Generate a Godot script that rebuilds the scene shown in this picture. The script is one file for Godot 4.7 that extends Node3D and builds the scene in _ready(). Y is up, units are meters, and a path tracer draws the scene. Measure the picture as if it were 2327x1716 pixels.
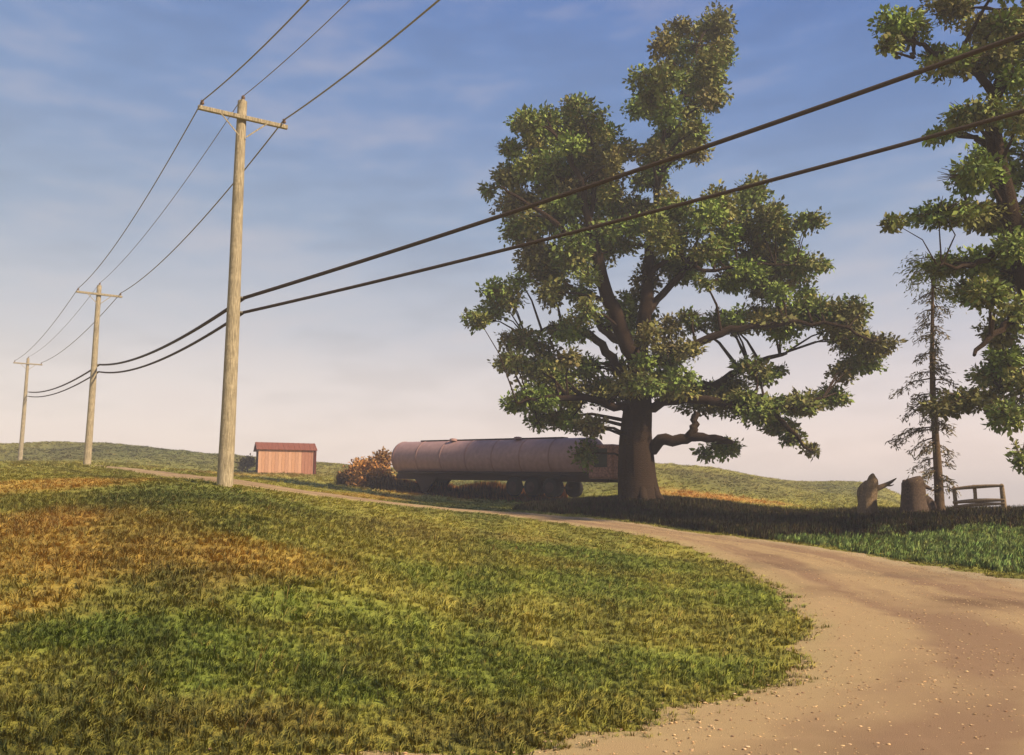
extends Node3D
# A country lane at evening: a bank of grass, a gravel drive, utility poles, a big spreading tree.
# Units are metres, y is up, the viewer stands on the drive and looks along -z.

# Terrain heights: one row for each bearing in BEARING, one column for each distance in REACH.
const BEARING := [-0.9265, -0.6939, -0.5269, -0.4288, -0.3194, -0.2038, -0.0816, 0.0307, 0.1423, 0.2267, 0.3082, 0.3969, 0.4782, 0.5537, 0.8413]
const REACH := [0.0, 4.0, 8.0, 12.0, 16.0, 22.0, 28.0, 33.0, 39.0, 50.0, 62.0, 80.0, 120.0, 180.0, 300.0, 900.0]
const HEIGHTS := [[0,0.1,0.7,1.3,1.8,2.4,2.9,3.2,3.6,4.3,5,6,8,8,2,-4],[0,0.1,0.65,1.2,1.7,2.35,2.8,3.1,3.5,4.2,5,6,9,9,2,-4],[0,0.05,0.6,1.2,1.7,2.3,2.7,3,3.4,4.1,4.8,5.9,10.2,9,2,-4],[0,0,0.55,1.15,1.65,2.25,2.6,2.9,3.3,3.95,4.7,5.8,10,9,2,-4],[0,0,0.5,1.05,1.55,2.15,2.5,2.75,3,3.4,4,5,8.8,8,2,-4],[0,0,0.4,0.85,1.2,1.65,1.98,2.15,2.35,2.75,3.4,4.6,7.6,7,2,-4],
	[0,0,0.28,0.6,0.88,1.2,1.45,1.6,1.75,2.2,2.75,3.9,6.8,6,2,-4],[0,0,0.18,0.4,0.6,0.85,1.08,1.3,1.65,2,2.6,4.2,7.2,6,2,-4],[0,0,0.1,0.23,0.38,0.65,0.95,1.25,1.85,2.3,3,4.9,7.3,6,2,-4],[0,0,0.06,0.16,0.3,0.55,0.85,1.15,1.7,2.1,2.7,4.3,6.6,5,1.5,-4],[0,0,0.05,0.14,0.26,0.52,0.88,1.15,1.45,1.7,2.1,3.1,5.1,4,1,-4],[0,0,0.04,0.1,0.2,0.48,1.1,1.4,1.5,1.6,1.8,2.3,4.3,3,0.5,-4],
	[0,0,0.03,0.08,0.2,0.62,1.35,1.42,1.35,0.9,0.4,-0.6,-2,-2.5,-3,-4],[0,0,0.02,0.06,0.2,0.75,1.4,1.4,1.2,0.6,0,-1,-2.5,-3,-3.5,-4],[0,0,0.02,0.06,0.2,0.75,1.3,1.3,1.1,0.5,0,-1,-2.5,-3,-3.5,-4]]
# Patches of other grass: x, z, half width, half depth, kind.
const PATCHES := [[-6.18,-12.09,1.63,2.24,0],[-4.27,-10.63,1.66,1.15,0],[-7.18,-13.22,0.82,2.78,4],[-10.6,-20.55,1.39,4.01,4],[-6.04,-10.77,0.56,1.54,0],[-4.77,-10.77,1.12,1.17,0],
	[-4.16,-11.64,1.33,1.16,0],[-3.11,-10.91,0.91,0.7,0],[-3.21,-9.73,0.86,0.88,5],[-2.99,-11.75,0.79,0.85,0],[-4.68,-8.57,0.4,1.03,0],[-6.82,-18.93,2.16,2.33,2],
	[-4.88,-18.99,1.97,2.39,2],[-2.66,-19.26,1.2,3.35,5],[-7.03,-16.68,1.04,1.92,2],[-4.11,-14.32,1.04,1.41,2],[-3.07,-14.32,1.12,0.99,3],[-3,-34.33,3.57,8.05,2],
	[-2.17,-9.15,0.76,0.73,1],[-3.08,-7.74,0.89,0.7,1],[-3.72,-7.63,0.55,0.55,1],[-2.12,-7.56,0.86,0.55,1],[-0.8,-13.06,1.36,1.41,1],[0.8,-19.7,1.64,1.95,1],
	[2.66,-18.68,1.55,1.89,1],[3.85,-14.61,0.76,2.28,1],[0.77,-11.71,1.22,1.16,3],[-0.54,-8.92,1.02,0.85,3],[-1.29,-7.19,0.3,0.46,3],[0.93,-10.3,1.07,0.91,3],
	[2.46,-14.68,1.14,1.12,3],[-1.22,-10.97,0.91,0.64,3],[0.21,-13.71,1,0.89,3],[1.71,-8.99,0.93,0.95,1],[-1.05,-6.58,0.55,0.46,1],[-2.26,-6.3,0.52,0.46,1],
	[-1.8,-5.87,0.79,0.46,5],[-0.38,-6.36,0.73,0.46,5],[0.81,-7.76,0.6,0.53,3],[-2.92,-6.06,0.5,0.46,3],[-3.12,-6.78,0.7,0.46,3],[-1.74,-15.46,1.2,1.02,3],
	[-0.23,-22.02,1.6,1.7,5],[-51.86,-97.97,5.09,9.05,3],[-42.08,-105.34,7.11,12.78,1],[-20.69,-71.52,3.71,22.35,0],[19.53,-85.93,4.91,13.8,5],[12.04,-55.7,2.6,8.12,4],
	[14.68,-54.89,2.28,6.57,4],[10.11,-56.11,1.46,7.86,4],[30.12,-85.96,5.36,8.67,3],[-5.27,-60.23,5.63,11.14,4],[-6.64,-40.28,1.26,11.41,4],[-40.18,-98.08,16.81,16.62,6],
	[-22.09,-88.97,9.24,19.46,6],[18.69,-78.73,6.54,16.1,6],[31.71,-90.47,8.46,12.67,6],[-0.78,-75.44,11.76,14.44,6],[-45.16,-85.44,6.66,47.77,6],[12.04,-55.7,2.6,8.12,4],
	[14.68,-54.89,2.28,6.57,4],[-1.51,-9.35,1.46,1.06,1],[1.31,-14.33,1.94,1.74,1],[-0.08,-8.22,1.28,0.92,1],[-2.14,-6.92,1.08,0.55,1]]
# The drive: points of its inner and outer edge, pairwise.
const DRIVE := [[-12,-3,-12,1.6],[-5,-4.6,-5,1.6],[-0.6,-5.6,1,1.4],[0.6,-6.3,5,0],[1.3,-7,8,-3],[2.05,-7.9,10,-6.5],
	[2.6,-8.7,10.8,-9.5],[3.25,-10.2,10.8,-12],[3.9,-12.3,10.3,-14.3],[4.3,-14.4,9.6,-17],[4.65,-17.6,9,-19.8],[4.6,-20.5,8.3,-22.4],
	[4.35,-23.7,7.2,-25.2],[3.5,-26.2,5.6,-28],[1.9,-28.9,4.3,-30.5],[0.5,-31.2,2.2,-33.3],[-1.2,-32,0,-35],[-3.2,-30.4,-3,-34],
	[-5.4,-26.8,-6.2,-32],[-7.6,-23.6,-8.6,-29.6],[-10.4,-27,-11.8,-33],[-15.2,-35.6,-15.6,-39.5],[-19.5,-42.5,-19.2,-45.5],[-23.8,-49.5,-23.4,-50.4]]
# Crown masses: centre and half sizes in metres from the foot of the tree, kind of leaf.
const MAIN_CLUMPS := [[4.49,23.55,-1.48,1.05,1.33,1.34,0],[4.89,22.29,-1.42,0.89,1.02,1.08,3],[2.49,22.78,-0.09,0.95,0.49,0.83,2],[1.43,21,1.33,0.79,0.86,0.93,2],[0.61,18.66,2.8,1.38,0.78,1.24,3],[3.46,19.91,0.6,1.02,1.36,1.34,0],
	[3.83,18.84,0.45,0.89,0.73,0.92,3],[0.69,19.39,-1.91,0.99,0.72,0.98,1],[1.22,17.06,2.77,1.13,0.73,1.07,3],[3.23,18.34,-2.8,1.35,1.21,1.46,1],[1.49,16.83,-0.97,1.11,0.96,1.17,1],[1.14,15.69,-1.3,0.98,0.97,1.1,1],
	[-5.04,17.89,0.18,0.94,0.69,0.93,1],[-2.45,19.55,-2,1.04,0.57,0.92,3],[-3.56,17.93,-1.44,1.92,1.17,1.77,0],[-1.83,17.33,-1.58,1.31,1.59,1.64,0],[-5.9,16.43,0.25,0.76,0.54,0.74,3],[-3.95,15.83,-0.31,2.09,1.14,1.86,1],
	[-5.91,15.28,-0.41,0.96,0.65,0.92,0],[-6.83,14.84,-0.89,0.6,0.45,0.6,3],[-5.47,14,-0.14,1.45,0.79,1.28,2],[-3.07,14.03,-0.84,1.94,1.36,1.88,3],[-1.15,15.45,-1.88,1.28,1.24,1.42,2],[-1.14,14.99,2.27,0.6,0.88,0.83,2],
	[-5.26,12.78,-0.49,1.28,0.9,1.24,3],[-4.27,11.32,-1.21,1.44,1.32,1.57,0],[-2.91,11.29,1.12,1.18,1.34,1.43,3],[-1.46,12.64,-1.44,1.26,1.43,1.52,1],[0.38,13.91,-2.15,1.52,1.19,1.55,2],[0.83,11.33,3.01,1.29,1.18,1.4,3],
	[-6.5,9.79,-0.46,0.78,0.65,0.81,1],[-7.15,8.03,1.12,0.83,0.48,0.75,3],[-5.79,9.35,-0.01,0.68,0.89,0.88,0],[-3.91,9.51,0.22,0.99,0.78,1.01,2],[1.23,12.76,1.83,1.08,0.85,1.09,0],[3.93,13.33,0.82,1.24,1.11,1.33,0],
	[5.78,14.73,-1.21,1.26,0.91,1.24,0],[6.32,12.86,0.61,1.2,1.07,1.29,3],[7.69,12.67,0.86,0.93,0.58,0.86,0],[5.22,12.85,-0.83,1.24,0.9,1.23,0],[3.58,11.55,0.25,1.26,0.68,1.11,1],[5.86,11.59,-1.14,1.67,0.86,1.45,1],
	[7.23,10.71,0.71,1.37,0.68,1.18,1],[8.54,10.75,0.4,0.58,0.34,0.53,1],[2.68,11.07,-1.7,1.41,0.87,1.31,1],[4.48,10.05,-0.03,1.22,0.64,1.07,1],[6.32,9.74,-0.02,1.31,0.84,1.23,2],[7.96,8.67,0.59,1.56,0.87,1.39,0],
	[9.19,8.25,1.09,1.23,1.01,1.27,2],[10.25,7.5,-0.97,1.53,0.76,1.31,0],[10.72,7.08,0.93,1.01,0.53,0.89,2],[10.42,6.28,-0.77,1.38,0.5,1.09,3],[6.43,8.02,0.41,1.7,0.63,1.35,1],[4.87,8.44,-2,1.09,0.47,0.9,0],
	[2.48,8.37,0.55,0.8,0.44,0.71,3],[-5.05,7.58,-1.04,1.34,0.71,1.18,1],[-2.95,7.85,-0.23,1.09,0.84,1.1,1],[-5.69,6.44,-0.68,0.96,0.6,0.9,0],[-4.1,6.18,-0.82,1.43,0.85,1.31,3],[-2.19,6.28,-0.78,0.92,0.75,0.95,1],
	[-1.24,5.23,-0.93,1.85,0.81,1.53,2],[-3.91,4.9,-0.38,1.91,0.8,1.56,0],[-5.49,4.35,0.72,0.84,0.53,0.79,1],[-3.6,3.7,-0.52,1.23,0.6,1.05,0],[-2.31,3.27,1.8,1.03,0.61,0.94,2],[-2.3,2.26,-0.86,0.78,0.8,0.9,3],
	[-4.54,3.59,-0.42,0.59,0.5,0.62,1],[0.8,5,0.79,2.12,0.87,1.73,0],[3.64,4.83,-1.49,2.58,0.87,1.99,0],[5.03,4.08,1.15,2.1,0.81,1.68,3],[7.27,4.44,0.28,1.39,0.73,1.22,3],[9.08,4.94,-0.67,1.01,0.65,0.95,1],
	[4.99,6.08,0.47,1.03,0.54,0.9,1],[6.57,6.01,-0.71,0.78,0.4,0.68,3],[4.07,2.49,-0.51,1.05,0.5,0.89,1],[3.38,2.31,-1.65,0.61,0.46,0.61,1],[7.37,2.89,-1.36,0.79,0.56,0.77,3],[7.91,2.35,-0.51,0.5,0.5,0.57,2],
	[6.54,3.43,-0.99,1.16,0.5,0.96,2],[-0.26,8.59,-1.45,0.7,1.53,1.24,3],[1.62,6.8,-1.31,0.93,0.66,0.91,3],[4.64,24.05,-2.43,0.88,1.13,0.98,0],[5.05,22.96,-2.52,0.75,0.87,0.83,2],[2.96,23.68,-1.89,0.81,0.43,0.9,2],
	[1.32,19.33,1.82,1.16,0.67,1.29,0],[3.28,20.01,1.12,0.83,1.12,0.92,0],[3.11,17.86,2.41,0.69,0.58,0.77,2],[0.76,19.67,-2.1,0.82,0.61,0.91,1],[1.39,17.8,1.65,0.96,0.63,1.06,3],[2.75,17.36,-1.32,1.07,0.98,1.19,0],
	[1.68,17.26,-2.23,0.94,0.82,1.04,2],[1.46,15.96,-1.83,0.81,0.82,0.9,3],[-5.06,17.3,1.29,0.75,0.56,0.83,0],[-2.91,19.04,-0.67,0.83,0.46,0.92,0],[-4.24,17.89,-0.87,1.55,0.96,1.72,1],[-1.91,17.8,-2.36,1.1,1.35,1.22,1],
	[-3.44,15.97,-1.49,1.76,0.98,1.96,1],[-6.03,15.38,-1.04,0.8,0.55,0.88,0],[-5.46,14.31,-1.32,1.22,0.68,1.36,1],[-3.06,14.52,-1.12,1.6,1.14,1.77,1],[-1.18,15.17,-1.84,1.04,1.03,1.16,0],[-5.26,12.9,-1.04,1.06,0.76,1.18,3],
	[-4.2,11.33,-1.2,1.18,1.1,1.31,3],[-2.86,11.17,1.06,0.97,1.12,1.08,3],[-1.1,12.61,-2.69,1.07,1.23,1.18,0],[0.09,14.18,-1.95,1.24,0.99,1.38,1],[1.45,12.04,1.6,1.1,1.02,1.22,3],[-7.45,8.24,0.58,0.69,0.4,0.77,3],
	[-3.92,9.27,1.26,0.79,0.64,0.87,0],[1.51,12.8,2.18,0.87,0.7,0.97,1],[3.56,13.31,1.21,1,0.91,1.11,0],[5.92,15.26,-2.11,1.05,0.78,1.17,1],[6.06,12.92,0.6,0.98,0.89,1.09,0],[7.8,12.59,1.35,0.75,0.48,0.83,0],
	[5.2,13.09,-2.21,1.05,0.78,1.17,2],[2.93,10.88,2.33,0.97,0.54,1.08,3],[6.07,11.31,-0.76,1.36,0.71,1.51,2],[7.65,10.72,0.84,1.12,0.56,1.24,0],[2.58,11.19,-1.85,1.16,0.73,1.29,3],[4.53,10.53,-1.18,1.03,0.55,1.14,2],
	[6.19,10.2,-1.12,1.1,0.72,1.22,3],[7.84,8.46,0.47,1.28,0.73,1.42,3],[9.63,8.63,0.72,1.02,0.85,1.13,3],[10.55,7.66,-1.2,1.26,0.63,1.4,1],[11.15,7,0.58,0.84,0.44,0.93,2],[10.12,6.32,-0.83,1.13,0.42,1.26,3],
	[5.75,7.87,1.4,1.35,0.51,1.5,2],[4.85,8.23,-1.39,0.88,0.38,0.98,0],[-5.48,7.62,-0.95,1.1,0.59,1.22,2],[-2.82,8.05,-1.46,0.92,0.72,1.02,0],[-5.86,6.59,-1.19,0.8,0.51,0.89,3],[-3.59,6.43,-1.22,1.18,0.72,1.31,2],
	[-2.14,6.23,-1.57,0.77,0.64,0.85,1],[-1.48,5.43,-1.84,1.55,0.69,1.72,1],[-3.47,5.23,-1.12,1.59,0.68,1.77,3],[-5.38,4.36,1.41,0.68,0.44,0.75,3],[-3.7,3.9,-0.86,1.02,0.5,1.13,2],[-2.49,3.22,1.01,0.86,0.52,0.96,3],
	[-0.31,4.89,3.15,1.63,0.68,1.81,0],[4.53,5.23,-2.67,2.17,0.74,2.41,3],[4.73,4.06,0.93,1.73,0.68,1.92,3],[6.77,4.28,1.41,1.1,0.59,1.23,3],[9.22,4.74,-0.61,0.82,0.54,0.92,0],[5.14,5.98,0.75,0.83,0.44,0.93,2],
	[4.23,2.65,-1.92,0.89,0.43,0.99,0],[6.5,3.49,-0.59,0.94,0.42,1.04,3],[2.03,7.24,-3.21,0.8,0.58,0.89,3],[4.07,11.21,-0.1,0.78,0.6,0.78,1],[3.3,8.64,-2.8,0.83,0.54,0.83,3],[-1.58,18.34,-0.31,0.78,0.53,0.78,3],
	[6.65,7.76,0.81,1.12,0.8,1.12,1],[-3.93,14.66,-0.21,0.99,0.79,0.99,3],[3.52,19.77,-2.58,1.1,0.82,1.1,3],[1.02,18.36,3.26,0.97,0.78,0.97,3],[0.69,18.18,1.81,1.02,0.83,1.02,3],[0.37,14.22,-1.06,0.81,0.49,0.81,0],
	[0.39,17.58,-2.99,0.91,0.67,0.91,0],[-4.39,5.94,-0.15,1.09,0.82,1.09,0],[3.37,22.29,-1.32,1.03,0.87,1.03,3],[-0.11,5.95,2.25,0.73,0.5,0.73,1],[0.66,15.4,-1.16,0.87,0.61,0.87,3],[-3.77,15.29,0.39,0.96,0.72,0.96,3],
	[1.33,13.96,0.31,0.86,0.69,0.86,2],[0.85,13.02,0.07,1.04,0.63,1.04,2],[2.46,11.41,-1.87,1.09,0.71,1.09,1],[4.41,21.96,-1.04,0.81,0.68,0.81,2],[0.18,9.73,-2.21,0.99,0.72,0.99,0],[0,6.89,3.09,0.87,0.68,0.87,2],
	[-1.42,15.67,0.12,1.18,0.88,1.18,2],[-4.59,4.61,1.27,1.14,0.82,1.14,1],[1.27,11.53,1.66,1.05,0.89,1.05,3],[-2.57,9.39,0.46,0.83,0.68,0.83,1],[-5.32,10.13,0.18,0.74,0.49,0.74,1],[1.4,6.96,0.33,0.98,0.75,0.98,2],
	[10.9,6.73,-0.97,0.98,0.61,0.98,0],[-2.35,15.94,-0.19,1.19,0.97,1.19,3],[-1.35,4.85,-0.5,0.88,0.63,0.88,0],[7.52,8.57,0.43,1.04,0.68,1.04,3],[-2.97,4.73,-1.21,1.1,0.89,1.1,0],[3.18,20.42,-1.34,1.09,0.8,1.09,3],
	[-3.89,18.3,-0.31,0.78,0.59,0.78,3],[6,4.34,0.39,0.83,0.55,0.83,3],[5.96,12.32,-0.78,1.18,0.76,1.18,2],[-5.47,14.3,-1.09,1.08,0.73,1.08,0],[7.75,10.64,-1.14,1.11,0.74,1.11,2],[0.95,5.48,0.84,0.92,0.59,0.92,1],
	[-2.6,14.53,0.31,1.13,0.75,1.13,2],[-5.82,15.79,-1.26,0.8,0.64,0.8,1],[-0.73,6.43,-1.83,0.9,0.63,0.9,3],[-5.54,6.19,0.15,0.9,0.63,0.9,0],[5.4,13.98,-1.5,0.8,0.53,0.8,1],[2.32,11.69,2.81,0.73,0.55,0.73,3],
	[-0.62,11.66,0.49,1.02,0.67,1.02,3],[1.77,12.66,2.8,0.72,0.48,0.72,3],[-4.49,16.79,-0.09,0.91,0.64,0.91,0],[2.48,18.59,-2.97,1.27,0.88,1.27,1],[6.26,11.83,-1.62,1.02,0.68,1.02,0],[2.81,5.3,-2.83,0.82,0.5,0.82,0],
	[-3.92,13.34,-0.97,0.9,0.64,0.9,3],[-3.26,11.11,-0.25,0.84,0.7,0.84,1],[-2.39,9.87,1.75,0.86,0.56,0.86,3],[3.83,20.09,0.36,0.75,0.56,0.75,0],[7.49,11.37,-0.36,0.92,0.69,0.92,1],[-1.96,12.3,-1.96,0.94,0.6,0.94,1],
	[5.43,5.64,0.56,0.88,0.57,0.88,3],[-1.02,8.58,-1.4,0.97,0.73,0.97,1],[3.94,23.36,-1.48,0.83,0.57,0.83,3],[-1.9,14.29,-1.76,0.99,0.65,0.99,3],[6.67,13.98,-1.31,0.91,0.68,0.91,0],[6.21,9.22,1.38,0.89,0.74,0.89,1],
	[-0.72,14.43,-2.31,0.9,0.73,0.9,1],[3.04,11.41,0.3,0.83,0.64,0.83,0],[2.8,22.45,-3.12,1.06,0.77,1.06,1],[4.52,8.21,0.68,0.76,0.57,0.76,1],[-3.43,7.93,-1.06,0.82,0.51,0.82,2],[-2.66,18.51,-1.16,1.01,0.77,1.01,1],
	[-1.21,18.25,-2.25,1.17,0.9,1.17,1],[-3.3,13.49,0.87,1.14,0.78,1.14,1],[9.34,8.03,-0.62,0.96,0.6,0.96,0],[4.1,8.65,-1.64,0.99,0.73,0.99,0],[-2.98,15.93,1.87,0.87,0.57,0.87,1],[1.44,18.19,0.04,0.96,0.64,0.96,3],
	[3.48,4.57,0.22,0.77,0.59,0.77,2],[9.05,8.6,0,1.07,0.7,1.07,0],[6.94,4.32,1.15,1,0.62,1,2],[2.03,6.5,1.97,0.97,0.61,0.97,2],[-3.08,3.66,0.35,0.79,0.53,0.79,1],[-3.14,6.22,1.85,0.73,0.46,0.73,2],
	[4.35,12.14,0.64,0.88,0.63,0.88,1],[7.31,12.59,-1,1.21,0.9,1.21,3],[1.57,5.25,2.43,0.83,0.7,0.83,1],[0.65,15.47,2.02,0.83,0.59,0.83,2],[2.25,22.92,-1.57,0.86,0.58,0.86,0],[6.1,8.94,-1.53,1.01,0.72,1.01,0],
	[-1.22,13.88,1.48,0.83,0.54,0.83,0],[-2.46,12.72,-0.19,0.86,0.7,0.86,0],[-0.3,12.45,1.11,0.81,0.67,0.81,1],[1.24,11.35,-1.68,0.98,0.63,0.98,0],[9.3,5.86,0.05,0.82,0.51,0.82,2],[1.51,7.93,0.17,1.01,0.74,1.01,2],
	[2.77,9.56,2.04,0.71,0.44,0.71,3],[2.54,16.53,2.12,0.89,0.65,0.89,0],[6.77,11.02,-1.36,0.79,0.52,0.79,3],[4.64,5.47,-1.45,0.96,0.69,0.96,0],[-6.28,9.55,-0.68,0.83,0.62,0.83,2],[4.92,10.26,1.06,1.14,0.69,1.14,1],
	[4.38,4.38,1.27,0.96,0.58,0.96,0],[-2.57,8.19,2.31,1,0.74,1,0],[0.8,8.88,-2.73,1.23,0.74,1.23,0],[-3.36,5.68,-0.66,1.04,0.66,1.04,3],[2.88,12.55,2.41,1.11,0.82,1.11,1],[0.82,10.43,-1.12,1.08,0.85,1.08,2],
	[-6.64,8.84,-0.93,0.96,0.7,0.96,1],[-4.46,11.33,-0.87,1.2,0.98,1.2,2],[-5.74,16.4,0.22,0.75,0.56,0.75,1],[-0.17,5.09,-1.22,0.84,0.69,0.84,3],[-4.29,7.11,-1.43,0.88,0.69,0.88,2],[-4.94,17.15,1.49,0.84,0.61,0.84,3],
	[-4.91,12.87,0.65,1.07,0.74,1.07,0],[1.3,6.18,0.86,0.8,0.67,0.8,0],[6.66,8.69,-0.13,0.92,0.6,0.92,0],[2.33,17.12,-1.94,1.16,0.92,1.16,3],[-0.94,16.76,-0.65,1.04,0.67,1.04,0],[-4.53,4.16,-0.68,0.77,0.54,0.77,3],
	[2.82,16.15,0.54,0.78,0.65,0.78,2],[-4.93,12.13,-0.66,0.81,0.53,0.81,2],[-3.78,10.38,-1.25,0.97,0.64,0.97,0],[7.87,9.54,-0.1,0.77,0.58,0.77,1],[4.22,14.66,-1.28,0.77,0.56,0.77,3],[-4.81,15.22,0.97,1.01,0.79,1.01,3],
	[-1.56,12.16,1.4,0.93,0.62,0.93,3],[10.1,7.34,-0.17,1.07,0.75,1.07,0]]
# Limbs: x, y, z, radius for each joint.
const MAIN_LIMBS := [[-0.01,-0.26,0,1.09,-0.04,0.28,0,0.92,-0.08,0.99,0,0.81,-0.1,2.01,0,0.74,-0.1,3.03,0,0.68,-0.02,4.06,0,0.63,0.06,4.9,0,0.55,0.12,5.63,0,0.5],[0.07,5.31,0,0.41,-0.21,6.52,0.3,0.37,-0.94,8.15,0.6,0.33,-1.61,9.76,0.9,0.3,-1.97,11.44,1,0.24,-2.26,13.16,1,0.17,-2.71,14.9,1,0.13,-3.47,16.49,0.9,0.08,-3.99,17.43,0.8,0.05],[-2.16,12.51,1,0.13,-1.87,14.69,0.4,0.09,-1.83,16.51,-0.2,0.06,-2.18,18.02,-0.5,0.04],[-2.55,14.24,1,0.09,-3.96,15.6,-0.2,0.07,-5.03,17.14,-0.6,0.05,-5.25,18.16,-0.8,0.03],[0.12,5.52,0,0.39,0.3,7.05,-0.3,0.35,0.52,8.82,-0.5,0.31,0.71,10.62,-0.7,0.28,0.85,11.98,-0.8,0.22,1.21,14.24,-0.8,0.17,1.56,16.72,-0.7,0.13,2.26,19,-0.6,0.1,2.96,20.83,-0.5,0.07,3.42,22.2,-0.4,0.04],[-0.43,7.21,0,0.24,-1.19,7.84,-1,0.2,-1.98,9.07,-1.6,0.17,-3.03,10.52,-2,0.13,-4.12,11.95,-2.2,0.07],
	[-0.06,5.1,0,0.28,-0.81,6.28,-0.8,0.24,-1.79,7.71,-1.5,0.18,-3.28,8.35,-1.9,0.13,-5.03,7.96,-2.2,0.06],[-0.22,4.06,0,0.22,-1.44,4.38,0.8,0.18,-2.9,4.55,1.4,0.14,-4.31,4.46,1.8,0.09,-5.49,4.24,2,0.05],[0.38,6.15,0,0.28,1.47,6.66,0.7,0.22,2.79,7.07,1.3,0.18,4.32,7.5,1.7,0.15,6.24,7.74,2,0.11,8.35,7.6,2.2,0.07,9.84,6.87,2.3,0.04],[0.31,4.9,0,0.31,1.88,5.19,-0.6,0.26,3.66,5.45,-1,0.2,5.5,6.38,-1.4,0.13,7.35,7.09,-1.7,0.08],[0.46,4.27,0,0.24,2.01,4.48,0.8,0.22,3.87,4.21,1.4,0.18,5.74,4.06,1.8,0.12,7.66,4.44,2,0.06],[0.36,2.31,0,0.31,0.9,2.62,0.5,0.28,1.94,2.79,0.9,0.23,2.87,2.83,1.2,0.18,3.81,2.56,1.4,0.09],
	[2.23,2.79,0.95,0.2,2.28,3.25,0.95,0.18,2.39,3.95,1,0.13],[0.57,8.6,-0.5,0.18,1.86,10.23,-0.9,0.16,3.48,11.65,-1.2,0.12,5.33,13.08,-1.4,0.08,7.15,13.8,-1.5,0.05],[0.76,10.62,-0.7,0.15,1.72,11.3,0,0.12,3.05,10.48,0.6,0.09,5.03,10.58,1,0.06,7.02,10.53,1.2,0.04],[-1.77,10.6,0.95,0.17,-3.03,11.71,1.5,0.13,-4.47,12.84,1.9,0.09,-6.09,13.83,2.1,0.05],[5.63,3.79,1.6,0.13,6.34,3,1.6,0.09,7.13,2.15,1.6,0.05]]
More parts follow.
